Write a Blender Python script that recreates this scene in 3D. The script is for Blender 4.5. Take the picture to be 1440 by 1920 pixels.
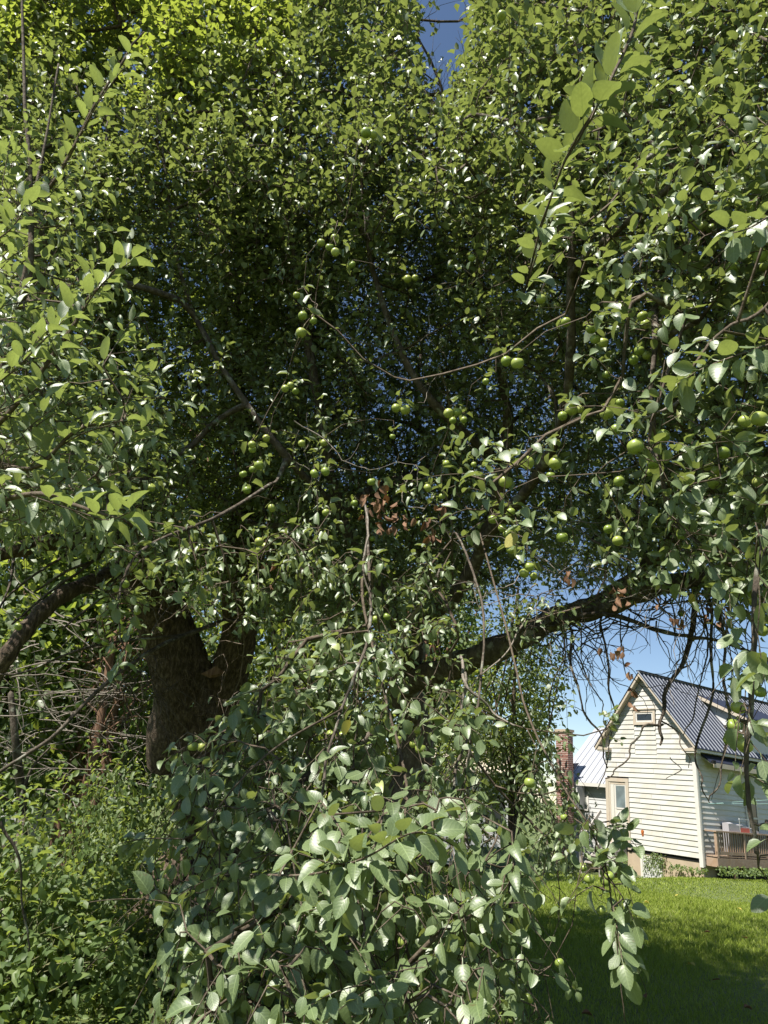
import bpy, math, random
import numpy as np
from mathutils import Vector, Matrix
random.seed(7)
rng = np.random.default_rng(11)
for o in list(bpy.data.objects): bpy.data.objects.remove(o)
sc = bpy.context.scene
COL = sc.collection

# ------------------------------------------------------------------ camera
CP, CR, CF = 0.3785, 0.0938, 1280.0          # pitch, roll, focal length in photo pixels
CAM = np.array([0.0, 0.0, 1.6])
FW = np.array([0, math.cos(CP), math.sin(CP)])
_U0 = np.array([0, -math.sin(CP), math.cos(CP)]); _R0 = np.array([1.0, 0, 0])
RT = math.cos(CR) * _R0 + math.sin(CR) * _U0
UP = -math.sin(CR) * _R0 + math.cos(CR) * _U0
cd = bpy.data.cameras.new("camera"); cam = bpy.data.objects.new("camera", cd); COL.objects.link(cam)
cd.sensor_fit = 'VERTICAL'; cd.sensor_height = 36.0; cd.lens = 36.0 * CF / 1920.0
cd.clip_start = 0.05; cd.clip_end = 1500
M = Matrix.Identity(4)
for i in range(3):
    M[i][0] = RT[i]; M[i][1] = UP[i]; M[i][2] = -FW[i]; M[i][3] = CAM[i]
cam.matrix_world = M
sc.camera = cam

# ------------------------------------------------------------------ light
YAW = 1.0072
HU = np.array([-math.cos(YAW), math.sin(YAW), 0.0])      # along the gable wall, to the left
HV = np.array([math.sin(YAW), math.cos(YAW), 0.0])       # along the side wall, away
LD = HV + 0.16 * HU + np.array([0, 0, -1.54]); LD /= np.linalg.norm(LD)   # light travels this way
SUNV = -LD
sd = bpy.data.lights.new("sun", 'SUN'); sd.energy = 5.0; sd.angle = math.radians(0.53); sd.color = (1, .95, .86)
sun = bpy.data.objects.new("sun", sd); COL.objects.link(sun)
sun.rotation_euler = Vector(LD).to_track_quat('-Z', 'Y').to_euler(); sun.location = (-20, -20, 40)
w = bpy.data.worlds.new("World"); sc.world = w; w.use_nodes = True
nt = w.node_tree; bg = nt.nodes['Background']
sky = nt.nodes.new('ShaderNodeTexSky'); sky.sky_type = 'NISHITA'; sky.sun_disc = False
sky.sun_elevation = math.asin(SUNV[2]); sky.sun_rotation = math.atan2(SUNV[0], SUNV[1])
sky.altitude = 300; sky.air_density = 1.0; sky.dust_density = 0.15; sky.ozone_density = 1.7
nt.links.new(sky.outputs[0], bg.inputs[0]); bg.inputs[1].default_value = 0.066
sc.view_settings.view_transform = 'Standard'; sc.view_settings.look = 'None'
sc.view_settings.gamma = 1; sc.view_settings.use_curve_mapping = False
sc.view_settings.exposure = 1.1
cy = sc.cycles; cy.max_bounces = 7; cy.diffuse_bounces = 2; cy.glossy_bounces = 2; cy.transmission_bounces = 3
cy.transparent_max_bounces = 4; cy.caustics_reflective = False; cy.caustics_refractive = False
cy.sample_clamp_indirect = 4.0

# ------------------------------------------------------------------ camera helpers (pixels of the 1440x1920 photo)
def at(px, py, d):
    """world point seen at photo pixel (px, py), d metres deep along the view axis"""
    return CAM + d * (FW + RT * ((px - 720) / CF) - UP * ((py - 960) / CF))
def project(P):
    D = np.asarray(P) - CAM; z = D @ FW
    zz = np.where(z > .05, z, .05)
    return 720 + CF * (D @ RT) / zz, 960 - CF * (D @ UP) / zz, z
def inpoly(x, y, poly):
    x = np.asarray(x, float); y = np.asarray(y, float); c = np.zeros(x.shape, bool); n = len(poly)
    for i in range(n):
        x1, y1 = poly[i]; x2, y2 = poly[(i + 1) % n]
        if y1 == y2: continue
        k = ((y1 > y) != (y2 > y)) & (x < (x2 - x1) * (y - y1) / (y2 - y1) + x1)
        c ^= k
    return c
def nrm(a, axis=-1):
    return a / (np.linalg.norm(a, axis=axis, keepdims=True) + 1e-9)

# ------------------------------------------------------------------ materials
def new_mat(name):
    m = bpy.data.materials.new(name); m.use_nodes = True
    n = m.node_tree; n.nodes.clear()
    out = n.nodes.new('ShaderNodeOutputMaterial'); p = n.nodes.new('ShaderNodeBsdfPrincipled')
    n.links.new(p.outputs[0], out.inputs[0])
    return m, n, p, out
def N(n, t, **k):
    x = n.nodes.new(t)
    for a, b in k.items(): setattr(x, a, b)
    return x
def math_(n, op, a, b=None, c=None):
    x = N(n, 'ShaderNodeMath', operation=op)
    for i, v in enumerate((a, b, c)):
        if v is None: continue
        if isinstance(v, (int, float)): x.inputs[i].default_value = v
        else: n.links.new(v, x.inputs[i])
    return x.outputs[0]
def mixc(n, f, a, b, mode='MIX'):
    x = N(n, 'ShaderNodeMix', data_type='RGBA', blend_type=mode)
    for s, v in ((x.inputs[0], f), (x.inputs[6], a), (x.inputs[7], b)):
        if isinstance(v, (int, float)): s.default_value = v
        elif isinstance(v, tuple): s.default_value = v + (1,) if len(v) == 3 else v
        else: n.links.new(v, s)
    return x.outputs[2]
def ramp(n, f, stops):
    x = N(n, 'ShaderNodeValToRGB'); e = x.color_ramp.elements
    while len(e) < len(stops): e.new(.5)
    for el, (p, c) in zip(e, stops): el.position = p; el.color = tuple(c) + (1,)
    n.links.new(f, x.inputs[0]); return x.outputs[0]
def noise(n, scale, detail=4, vec=None, rough=.55):
    x = N(n, 'ShaderNodeTexNoise'); x.inputs['Scale'].default_value = scale
    x.inputs['Detail'].default_value = detail; x.inputs['Roughness'].default_value = rough
    if vec is not None: n.links.new(vec, x.inputs['Vector'])
    return x
def bump(n, p, h, s=.3, d=.01):
    b = N(n, 'ShaderNodeBump'); b.inputs['Strength'].default_value = s; b.inputs['Distance'].default_value = d
    n.links.new(h, b.inputs['Height']); n.links.new(b.outputs[0], p.inputs['Normal']); return b
def coords(n, scale=(1, 1, 1), kind='Object', rot=(0, 0, 0)):
    t = N(n, 'ShaderNodeTexCoord'); m = N(n, 'ShaderNodeMapping'); m.inputs['Scale'].default_value = scale
    m.inputs['Rotation'].default_value = rot
    n.links.new(t.outputs[kind], m.inputs[0]); return m.outputs[0]

def leaf_mat(name, lo, mid, hi, under, trans, tfac=.34, rough=.4, spec=.5, veins=True):
    m, n, p, out = new_mat(name)
    at_ = N(n, 'ShaderNodeAttribute', attribute_name='tone')
    top = ramp(n, at_.outputs['Fac'], [(0, lo), (.55, mid), (.95, hi), (1, tuple(min(1, c * 1.6 + a) for c, a in zip(hi, (.1, .06, 0))))])
    uv = N(n, 'ShaderNodeUVMap'); sp = N(n, 'ShaderNodeSeparateXYZ'); n.links.new(uv.outputs[0], sp.inputs[0])
    ax = math_(n, 'ABSOLUTE', math_(n, 'SUBTRACT', sp.outputs[0], .5))
    geo = N(n, 'ShaderNodeNewGeometry')
    h = None
    if veins:
        midv = math_(n, 'LESS_THAN', ax, .022)
        side = math_(n, 'SINE', math_(n, 'MULTIPLY', math_(n, 'ADD', math_(n, 'SUBTRACT', sp.outputs[1], math_(n, 'MULTIPLY', ax, .75)), math_(n, 'MULTIPLY', noise(n, 5, 2, uv.outputs[0]).outputs[0], .22)), 40))
        sidev = math_(n, 'MULTIPLY', math_(n, 'GREATER_THAN', side, .86), .55)
        v = math_(n, 'MAXIMUM', midv, sidev)
        top = mixc(n, math_(n, 'MULTIPLY', v, .3), top, tuple(min(1, c * 2.4) for c in hi))
        h = math_(n, 'SUBTRACT', math_(n, 'MULTIPLY', side, .25), math_(n, 'MULTIPLY', midv, 1.2))
        ng = noise(n, 9, 3, uv.outputs[0])
        top = mixc(n, math_(n, 'MULTIPLY', ng.outputs[0], .5), top, mixc(n, 1.0, top, (.7, .72, .62), 'MULTIPLY'))
        # insect spots and scab here and there
        vor = N(n, 'ShaderNodeTexNoise'); vor.inputs['Scale'].default_value = 42; vor.inputs['Detail'].default_value = 2
        pos = N(n, 'ShaderNodeTexCoord'); n.links.new(geo.outputs['Position'], vor.inputs['Vector'])
        sp2 = math_(n, 'GREATER_THAN', vor.outputs[0], .715)
        top = mixc(n, math_(n, 'MULTIPLY', sp2, .55), top, (.11, .07, .03))
    base = mixc(n, geo.outputs['Backfacing'], top, mixc(n, .5, top, under))
    n.links.new(base, p.inputs['Base Color'])
    r_ = math_(n, 'MULTIPLY_ADD', geo.outputs['Backfacing'], .25, rough)
    n.links.new(r_, p.inputs['Roughness']); p.inputs['Specular IOR Level'].default_value = spec
    if h is not None: bump(n, p, h, .22, .0011)
    tr = N(n, 'ShaderNodeBsdfTranslucent')
    tc = mixc(n, at_.outputs['Fac'], trans, tuple(min(1, c * 1.35) for c in trans))
    if veins:
        tc = mixc(n, math_(n, 'MULTIPLY', v, .45), tc, tuple(c * .45 for c in trans))
        tc = mixc(n, math_(n, 'MULTIPLY', ng.outputs[0], .8), tc, tuple(c * .5 for c in trans))
    n.links.new(tc, tr.inputs[0])
    mx = N(n, 'ShaderNodeMixShader'); mx.inputs[0].default_value = tfac
    n.links.new(p.outputs[0], mx.inputs[1]); n.links.new(tr.outputs[0], mx.inputs[2]); n.links.new(mx.outputs[0], out.inputs[0])
    return m
ML = {}
ML['apple'] = leaf_mat('apple_leaf_green', (.078, .112, .045), (.13, .182, .076), (.185, .238, .105), (.22, .255, .165), (.33, .40, .085), .30, .46, .9)
ML['young'] = leaf_mat('young_leaf_green', (.10, .14, .07), (.155, .205, .105), (.21, .26, .13), (.26, .30, .19), (.35, .43, .095), .34, .46, .9)
ML['old'] = leaf_mat('broad_leaf_green', (.055, .08, .035), (.095, .13, .06), (.135, .175, .075), (.17, .2, .12), (.39, .47, .06), .36, .45, .7, False)
ML['wild'] = leaf_mat('undergrowth_green', (.05, .085, .028), (.085, .13, .042), (.15, .20, .065), (.16, .2, .1), (.34, .42, .07), .36, .5, .4, False)
ML['needle'] = leaf_mat('cedar_spray_green', (.04, .075, .02), (.075, .12, .03), (.13, .17, .04), (.1, .14, .05), (.2, .3, .04), .25, .6, .3, False)
ML['dead'] = leaf_mat('dead_leaf_brown', (.09, .045, .028), (.16, .085, .05), (.26, .15, .09), (.24, .15, .1), (.22, .10, .04), .15, .7, .2)
ML['yellow'] = leaf_mat('yellow_leaf', (.35, .30, .06), (.42, .36, .08), (.5, .42, .1), (.4, .38, .14), (.5, .42, .06), .3, .45, .4)

def bark_mat(name, c1, c2, c3, sc_=(1, 1, .16), s=14, b=.9, lichen=None):
    m, n, p, out = new_mat(name)
    v = coords(n, sc_); a = noise(n, s, 6, v, .65); g = noise(n, 2.3, 4, coords(n), .6)
    c = ramp(n, a.outputs[0], [(.3, c1), (.5, c2), (.72, c3)])
    if lichen:
        k = ramp(n, noise(n, 11, 5, coords(n)).outputs[0], [(.56, (0, 0, 0)), (.66, (1, 1, 1))])
        c = mixc(n, k, c, lichen)
    c = mixc(n, g.outputs[0], c, mixc(n, 1.0, c, (.6, .58, .55), 'MULTIPLY'))
    n.links.new(c, p.inputs['Base Color']); p.inputs['Roughness'].default_value = .9
    p.inputs['Specular IOR Level'].default_value = .2
    bump(n, p, a.outputs[0], b, .03); return m
MB_ = {}
MB_['old'] = bark_mat('fissured_bark', (.035, .026, .018), (.11, .082, .06), (.27, .21, .16), (1, 1, .3), 42)
MB_['apple'] = bark_mat('apple_bark', (.045, .035, .028), (.11, .09, .072), (.21, .18, .15), (1, 1, .5), 22, .8, (.30, .30, .25))
MB_['twig'] = bark_mat('twig_bark', (.06, .045, .033), (.12, .095, .07), (.2, .165, .13), (1, 1, 1), 40, .4)
MB_['greytwig'] = bark_mat('dry_twig_bark', (.15, .13, .11), (.25, .22, .19), (.36, .33, .29), (1, 1, 1), 40, .4)
MB_['cedar'] = bark_mat('cedar_bark', (.10, .055, .036), (.20, .12, .08), (.33, .21, .15), (1, 1, .07), 30, 1)
MB_['greenstem'] = bark_mat('green_shoot', (.12, .13, .06), (.17, .18, .09), (.24, .22, .13), (1, 1, 1), 40, .2)

def simple(name, col, rough=.6, spec=.4, var=.15, nscale=6, metal=0, bs=0, dirt=None, dscale=1.5, dlev=(.5, .75)):
    m, n, p, out = new_mat(name)
    v = coords(n); a = noise(n, nscale, 5, v)
    c = mixc(n, a.outputs[0], col, tuple(x * (1 - var * 2) for x in col))
    if dirt:
        k = ramp(n, noise(n, dscale, 6, coords(n, (1, 1, .6)), .65).outputs[0], [(dlev[0], (0, 0, 0)), (dlev[1], (1, 1, 1))])
        c = mixc(n, k, c, dirt)
    n.links.new(c, p.inputs['Base Color']); p.inputs['Roughness'].default_value = rough
    p.inputs['Specular IOR Level'].default_value = spec; p.inputs['Metallic'].default_value = metal
    if bs: bump(n, p, a.outputs[0], bs, .01)
    return m
MS = simple('cream_clapboard_paint', (.50, .49, .46), .5, .4, .05, 5, 0, .05, (.38, .34, .27), 1.6, (.5, .78))
MS2 = simple('white_clapboard_paint', (.49, .49, .485), .5, .4, .05, 5, 0, .05, (.48, .46, .42), 1.1, (.55, .85))
MT = simple('trim_paint_weathered', (.47, .41, .33), .6, .3, .12, 9, 0, .15, (.42, .33, .25), 3)
MTW = simple('white_trim_paint', (.56, .54, .5), .55, .3, .08, 7, 0, .05, (.5, .45, .38), 3, (.58, .8))
MROOF = simple('dark_blue_metal_roof', (.022, .026, .045), .55, .25, .12, 3)
MRIB = simple('pale_roof_rib', (.32, .34, .38), .45, .5, .1, 4)
MROOF2 = simple('galvanised_roof', (.36, .37, .40), .45, .5, .1, 3)
MCON = simple('concrete_foundation', (.42, .34, .25), .9, .2, .15, 5, 0, .4, (.34, .27, .19), 2.4, (.45, .7))
MWOOD = simple('deck_wood', (.36, .26, .19), .75, .25, .2, 12, 0, .2, (.27, .17, .1), 3)
MGREYW = simple('grey_weathered_wood', (.42, .39, .36), .8, .25, .15, 12, 0, .2, (.28, .25, .22), 4)
MDOOR = simple('cream_door_paint', (.54, .52, .47), .5, .4, .06, 5, 0, 0, (.55, .5, .42), 2.5, (.55, .8))
MBLK = simple('dark_void', (.012, .012, .012), .8, .2, .1)
MTARP = simple('grey_cover', (.34, .33, .35), .7, .3, .1, 4)
MRED = simple('faded_red_cushion', (.50, .13, .10), .8, .2, .15, 10)
MCHR = simple('bare_metal_tube', (.6, .6, .6), .35, .5, .05, 5, .8)
MCURT = simple('pale_curtain', (.55, .55, .5), .8, .2, .1, 8)
MLINE = simple('clothesline_cord', (.35, .55, .52), .5, .4, .05)
MRUST = simple('rusty_orange', (.55, .17, .04), .8, .2, .3, 30, 0, .3, (.12, .03, .01), 20, (.5, .6))
MVOID = MBLK
MFENCE = simple('green_painted_picket', (.10, .14, .08), .7, .3, .2, 9)
MSTALK = simple('apple_stalk', (.16, .17, .06), .6, .3, .1)
MCAL = simple('apple_calyx', (.09, .06, .03), .8, .2, .1)
def glass(name, col, rough=.12):
    m, n, p, out = new_mat(name)
    a = noise(n, 2.5, 3, coords(n)); c = ramp(n, a.outputs[0], [(.35, tuple(x * .6 for x in col)), (.65, col)])
    n.links.new(c, p.inputs['Base Color']); p.inputs['Roughness'].default_value = rough; p.inputs['Specular IOR Level'].default_value = .6
    return m
MGL = glass('door_glass', (.16, .20, .21)); MGLD = glass('dark_window_glass', (.02, .025, .03))
def brick_mat():
    m, n, p, out = new_mat('red_brick')
    b = N(n, 'ShaderNodeTexBrick'); b.inputs['Color1'].default_value = (.21, .09, .07, 1); b.inputs['Color2'].default_value = (.16, .07, .055, 1)
    b.inputs['Mortar'].default_value = (.42, .36, .31, 1); b.inputs['Scale'].default_value = 1
    b.inputs['Brick Width'].default_value = .21; b.inputs['Row Height'].default_value = .075; b.inputs['Mortar Size'].default_value = .008
    g = N(n, 'ShaderNodeTexCoord'); s = N(n, 'ShaderNodeSeparateXYZ'); n.links.new(g.outputs['Object'], s.inputs[0])
    cb = N(n, 'ShaderNodeCombineXYZ'); n.links.new(math_(n, 'ADD', s.outputs[0], s.outputs[1]), cb.inputs[0]); n.links.new(s.outputs[2], cb.inputs[1])
    n.links.new(cb.outputs[0], b.inputs['Vector']); n.links.new(b.outputs[0], p.inputs['Base Color']); p.inputs['Roughness'].default_value = .9
    return m
MBRICK = brick_mat()
def apple_mat():
    m, n, p, out = new_mat('green_apple_skin')
    oi = N(n, 'ShaderNodeObjectInfo'); v = coords(n)
    a = noise(n, 30, 3, v); g = noise(n, 60, 2, v)
    c = ramp(n, oi.outputs['Random'], [(0, (.21, .27, .055)), (.5, (.28, .33, .075)), (1, (.38, .40, .11))])
    c = mixc(n, a.outputs[0], c, mixc(n, 1.0, c, (.75, .85, .7), 'MULTIPLY'))
    k = ramp(n, g.outputs[0], [(.66, (0, 0, 0)), (.7, (1, 1, 1))]); c = mixc(n, k, c, (.11, .09, .04))
    n.links.new(c, p.inputs['Base Color']); p.inputs['Roughness'].default_value = .36
    p.inputs['Subsurface Weight'].default_value = .12; p.inputs['Subsurface Radius'].default_value = (.01, .012, .004); p.inputs['Subsurface Scale'].default_value = .6
    return m
MAPPLE = apple_mat()
def lawn_mat():
    m, n, p, out = new_mat('lawn_soil_and_thatch')
    v = coords(n); a = noise(n, .8, 5, v); b = noise(n, 30, 4, v)
    c = ramp(n, a.outputs[0], [(.35, (.10, .14, .028)), (.65, (.14, .185, .035))])
    c = mixc(n, b.outputs[0], c, (.05, .06, .022)); n.links.new(c, p.inputs['Base Color']); p.inputs['Roughness'].default_value = .95
    bump(n, p, b.outputs[0], .6, .03); return m
MLAWN = lawn_mat()
def grass_mat():
    m, n, p, out = new_mat('mown_grass')
    at_ = N(n, 'ShaderNodeAttribute', attribute_name='tone')
    g = N(n, 'ShaderNodeNewGeometry'); a = noise(n, .9, 4, g.outputs['Position'])
    c = ramp(n, at_.outputs['Fac'], [(0, (.17, .215, .028)), (.6, (.25, .31, .045)), (.94, (.32, .37, .08)), (1, (.38, .35, .16))])
    c = mixc(n, a.outputs[0], c, mixc(n, 1.0, c, (.75, .8, .6), 'MULTIPLY'))
    n.links.new(c, p.inputs['Base Color']); p.inputs['Roughness'].default_value = .55; p.inputs['Specular IOR Level'].default_value = .3
    tr = N(n, 'ShaderNodeBsdfTranslucent'); tr.inputs[0].default_value = (.24, .36, .035, 1)
    mx = N(n, 'ShaderNodeMixShader'); mx.inputs[0].default_value = .35
    n.links.new(p.outputs[0], mx.inputs[1]); n.links.new(tr.outputs[0], mx.inputs[2]); n.links.new(mx.outputs[0], out.inputs[0]); return m
MGRASS = grass_mat()

# ------------------------------------------------------------------ object helpers
def tag(o, label=None, cat=None, group=None, kind=None):
    if label: o['label'] = label
    if cat: o['category'] = cat
    if group: o['group'] = group
    if kind: o['kind'] = kind
    return o
def thing(name, loc, label, cat, group=None):
    o = bpy.data.objects.new(name, None); COL.objects.link(o); o.location = [float(x) for x in loc]; o.empty_display_size = .2
    return tag(o, label, cat, group)
def wloc(o):
    v = np.zeros(3)
    while o is not None: v = v + np.array(o.location); o = o.parent
    return v
def mesh_obj(name, V, Fc, mat, parent=None, smooth=False, uv=None, tone=None, origin=None):
    """V world coordinates (n,3); Fc (m,3|4) array or list of tuples; stored relative to the parent's place"""
    V = np.asarray(V, float)
    base = wloc(parent) if parent is not None else np.zeros(3)
    org = np.asarray(origin, float) if origin is not None else base
    me = bpy.data.meshes.new(name)
    if isinstance(Fc, np.ndarray):
        m, k = Fc.shape
        me.vertices.add(len(V)); me.vertices.foreach_set('co', (V - org).astype(np.float32).ravel())
        me.loops.add(m * k); me.loops.foreach_set('vertex_index', Fc.astype(np.int32).ravel())
        me.polygons.add(m); me.polygons.foreach_set('loop_start', np.arange(0, m * k, k, dtype=np.int32))
        me.polygons.foreach_set('loop_total', np.full(m, k, dtype=np.int32))
        if smooth: me.polygons.foreach_set('use_smooth', np.ones(m, dtype=bool))
        if uv is not None:
            l = me.uv_layers.new(name='UVMap'); l.data.foreach_set('uv', np.asarray(uv, np.float32)[Fc.ravel()].ravel())
        if tone is not None:
            a = me.attributes.new('tone', 'FLOAT', 'POINT'); a.data.foreach_set('value', np.asarray(tone, np.float32))
        me.update(calc_edges=True)
    else:
        me.from_pydata([tuple(x) for x in (V - org)], [], [tuple(f) for f in Fc])
        if smooth:
            for p_ in me.polygons: p_.use_smooth = True
        me.update()
    if mat: me.materials.append(mat)
    o = bpy.data.objects.new(name, me); COL.objects.link(o)
    if parent is not None:
        o.parent = parent; o.location = [float(x) for x in (org - base)]
    else: o.location = [float(x) for x in org]
    return o
def tubes(paths, radii, sides=5):
    """paths: list of (n,3) arrays, radii list of (n,) -> V,F of all tubes"""
    Vs, Fs, off = [], [], 0
    ang = np.arange(sides) * 2 * math.pi / sides; ca, sa = np.cos(ang), np.sin(ang)
    for P, R in zip(paths, radii):
        n = len(P)
        if n < 2: continue
        T = nrm(np.gradient(P, axis=0))
        ref = np.array([0, 0, 1.0]) if abs(T[0, 2]) < .9 else np.array([1.0, 0, 0])
        A = nrm(np.cross(T, ref)); B = np.cross(T, A)
        ring = P[:, None, :] + R[:, None, None] * (A[:, None, :] * ca[None, :, None] + B[:, None, :] * sa[None, :, None])
        Vs.append(ring.reshape(-1, 3))
        i = np.arange(n - 1)[:, None] * sides; j = np.arange(sides)[None, :]; j2 = (j + 1) % sides
        Fs.append(np.stack([i + j, i + j2, i + sides + j2, i + sides + j], -1).reshape(-1, 4) + off)
        Vs.append(np.array([P[-1] + T[-1] * R[-1]]))
        tip = off + n * sides; e = off + (n - 1) * sides
        Fs.append(np.array([[e + k, e + (k + 1) % sides, tip, tip] for k in range(sides)]))
        off += n * sides + 1
    if not Vs: return np.zeros((0, 3)), np.zeros((0, 4), int)
    V = np.concatenate(Vs); F4 = np.concatenate(Fs)
    deg = F4[:, 2] == F4[:, 3]
    q = F4[~deg]; t = F4[deg][:, :3]
    return V, np.concatenate([q[:, [0, 1, 2]], q[:, [0, 2, 3]], t])
def smoothpath(P, k=6):
    P = np.asarray(P, float); n = len(P)
    if n < 3:
        t = np.linspace(0, 1, k + 1)[:, None]; return P[0] * (1 - t) + P[-1] * t
    Q = np.vstack([2 * P[0] - P[1], P, 2 * P[-1] - P[-2]]); out = []
    for i in range(1, n):
        p0, p1, p2, p3 = Q[i - 1], Q[i], Q[i + 1], Q[i + 2]
        t = np.linspace(0, 1, k, endpoint=False)[:, None]
        out.append(.5 * (2 * p1 + (p2 - p0) * t + (2 * p0 - 5 * p1 + 4 * p2 - p3) * t ** 2 + (3 * p1 - p0 - 3 * p2 + p3) * t ** 3))
    out.append(P[-1:]); return np.vstack(out)

# ------------------------------------------------------------------ ground
HS = .68
HO = np.array([14.9757 * HS, 32.1555 * HS, 0.0])
def ground_z(x, y):
    x = np.asarray(x, float); y = np.asarray(y, float)
    a = (x - HO[0]) * HU[0] + (y - HO[1]) * HU[1]
    prof = np.interp(a, [-12, -1, 0.05, 1.3, 2.6, 6, 30], [-.06, -.04, -.14, -.60, -.68, -.72, -.72])
    t = np.clip((y - 10) / 11, 0, 1); t = t * t * (3 - 2 * t)
    return prof * t + .03 * np.sin(x * .7 + 1) * np.cos(y * .6)
gx = np.unique(np.concatenate([np.linspace(-300, -14, 14), np.linspace(-14, 22, 110), np.linspace(22, 300, 14)]))
gy = np.unique(np.concatenate([np.linspace(-60, -4, 8), np.linspace(-4, 34, 120), np.linspace(34, 500, 14)]))
GX, GY = np.meshgrid(gx, gy); GZ = ground_z(GX, GY)
nx, ny = len(gx), len(gy); ii = (np.arange(ny - 1)[:, None] * nx + np.arange(nx - 1)[None, :]).ravel()
mesh_obj('lawn', np.stack([GX, GY, GZ], -1).reshape(-1, 3), np.stack([ii, ii + 1, ii + nx + 1, ii + nx], 1), MLAWN, smooth=True)
tag(bpy.data.objects['lawn'], 'mown green lawn sloping gently up to the house', None, None, 'structure')

def world_noise(P, f_, seed):
    r = np.random.default_rng(seed); K = r.normal(0, f_, (7, 3)); ph = r.uniform(0, 6.28, 7)
    return np.sin(P @ K.T + ph).mean(1) * 1.6
# grass blades, one object
def blades(n, xr, yr, h, wd, keep=None):
    x = rng.uniform(*xr, n); y = rng.uniform(*yr, n)
    if keep is not None:
        k = keep(x, y); x, y = x[k], y[k]
    n = len(x); z = ground_z(x, y) - .005; hh = h * rng.uniform(.5, 1.25, n) * (1 + .55 * world_noise(np.stack([x, y, 0 * x], 1), 1.6, 77)); a = rng.uniform(0, 6.283, n); ww = wd * rng.uniform(.7, 1.3, n)
    lean = rng.normal(0, .42, (n, 2)) * hh[:, None]; B = np.stack([x, y, z], 1); s = np.stack([np.cos(a), np.sin(a), 0 * a], 1) * ww[:, None]
    mid = B + np.concatenate([lean * .35, hh[:, None] * .6], 1); tip = B + np.concatenate([lean, hh[:, None]], 1)
    V = np.stack([B - s, B + s, mid - s * .7, mid + s * .7, tip], 1).reshape(-1, 3)
    o = (np.arange(n) * 5)[:, None, None]; F_ = (o + np.array([[0, 1, 3], [0, 3, 2], [2, 3, 4]])[None]).reshape(-1, 3)
    return V, F_, np.repeat(rng.uniform(0, 1, n), 5)
def inview(x, y, m=60):
    px, py, z = project(np.stack([x, y, ground_z(x, y)], 1)); return (z > .3) & (px > -m) & (px < 1440 + m) & (py < 1920 + 90)
GB = [blades(90000, (-1, 6), (5, 9.5), .055, .0028, inview), blades(130000, (-1, 10), (9.5, 16), .06, .005, inview), blades(100000, (0, 20), (16, 27), .045, .009, inview),
      blades(9000, (-6, -1), (4, 9), .07, .004, inview)]
def mergeVF(L):
    V, F_, T, off = [], [], [], 0
    for v, f_, t in L: V.append(v); F_.append(f_ + off); T.append(t); off += len(v)
    return np.concatenate(V), np.concatenate(F_), np.concatenate(T)
V, F_, T = mergeVF(GB)
tag(mesh_obj('grass', V, F_, MGRASS, tone=T), 'short bright grass blades covering the lawn', 'grass', None, 'stuff')

# ------------------------------------------------------------------ leaf templates
def leaf_template(ts, W=.62, fold=.18, curl=.25, petiole=.28, lobed=False, twist=0, wav=0, prof=None):
    """leaf along +Y length 1, face +Z; returns V, F(tri), UV"""
    V, UV_ = [], []
    def width(t):
        if prof: return np.interp(t, [p[0] for p in prof], [p[1] for p in prof]) * W / 2
        return W / 2 * (math.sin(math.pi * t ** .82)) ** .6
    def zc(t): return -curl * t * t
    rows = []
    for i, t in enumerate(ts):
        if i == 0 or i == len(ts) - 1:
            rows.append([len(V)]); V.append((0, t, zc(t))); UV_.append((.5, t)); continue
        w_ = width(t); wv = wav * math.sin(9 * t); tw = twist * (t - .5)
        rows.append([len(V), len(V) + 1, len(V) + 2])
        V.append((-w_, t, zc(t) + w_ * fold * 2 + wv - tw * w_)); V.append((0, t, zc(t))); V.append((w_, t, zc(t) + w_ * fold * 2 - wv + tw * w_))
        UV_ += [(.5 - w_ / W, t), (.5, t), (.5 + w_ / W, t)]
    F_ = []
    for a, b in zip(rows[:-1], rows[1:]):
        if len(a) == 1 and len(b) == 3: F_ += [(a[0], b[1], b[0]), (a[0], b[2], b[1])]
        elif len(a) == 3 and len(b) == 3:
            F_ += [(a[0], a[1], b[1]), (a[0], b[1], b[0]), (a[1], a[2], b[2]), (a[1], b[2], b[1])]
        elif len(a) == 3: F_ += [(a[0], a[1], b[0]), (a[1], a[2], b[0])]
    if petiole:
        k = len(V); V += [(-.014, -petiole, .05), (.014, -petiole, .05), (.01, 0, 0), (-.01, 0, 0), (0, -petiole * .5, -.03)]
        UV_ += [(.5, 0)] * 5; F_ += [(k, k + 1, k + 2), (k, k + 2, k + 3), (k + 4, k + 2, k + 1), (k + 4, k, k + 3)]
    return np.array(V, float), np.array(F_, int), np.array(UV_, float)
HI = [leaf_template([0, .07, .25, .5, .74, .91, 1], W, f_, c, .3, twist=tw, wav=wv) for W, f_, c, tw, wv in
      ((.68, .14, .2, .1, .01), (.7, .22, .34, -.3, .02), (.62, .1, .05, .4, -.02), (.76, .28, .28, 0, .015), (.66, .36, .5, .3, .02), (.7, .05, -.12, -.2, .02))]
SLIM = [leaf_template([0, .07, .25, .5, .74, .91, 1], W, f_, c, .3, twist=tw, wav=wv) for W, f_, c, tw, wv in
      ((.46, .3, .25, .2, .02), (.5, .45, .4, -.4, .02), (.42, .2, .1, .5, -.02), (.52, .55, .2, .1, .02), (.48, .1, .5, -.2, .03))]
MD = [leaf_template([0, .22, .72, 1], W, f_, c, 0, twist=tw) for W, f_, c, tw in
      ((.7, .2, .25, .2), (.62, .42, .5, -.5), (.72, .08, .05, .3), (.6, .6, .3, .2), (.5, .3, .6, -.3))]
LO = [leaf_template([0, .45, 1], .72, .25, .2, 0), leaf_template([0, .4, 1], .66, .05, .3, 0)]
ELM = [leaf_template([0, .35, .7, 1], .5, .15, .2, 0), leaf_template([0, .3, .65, 1], .55, .3, .35, 0)]
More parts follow.
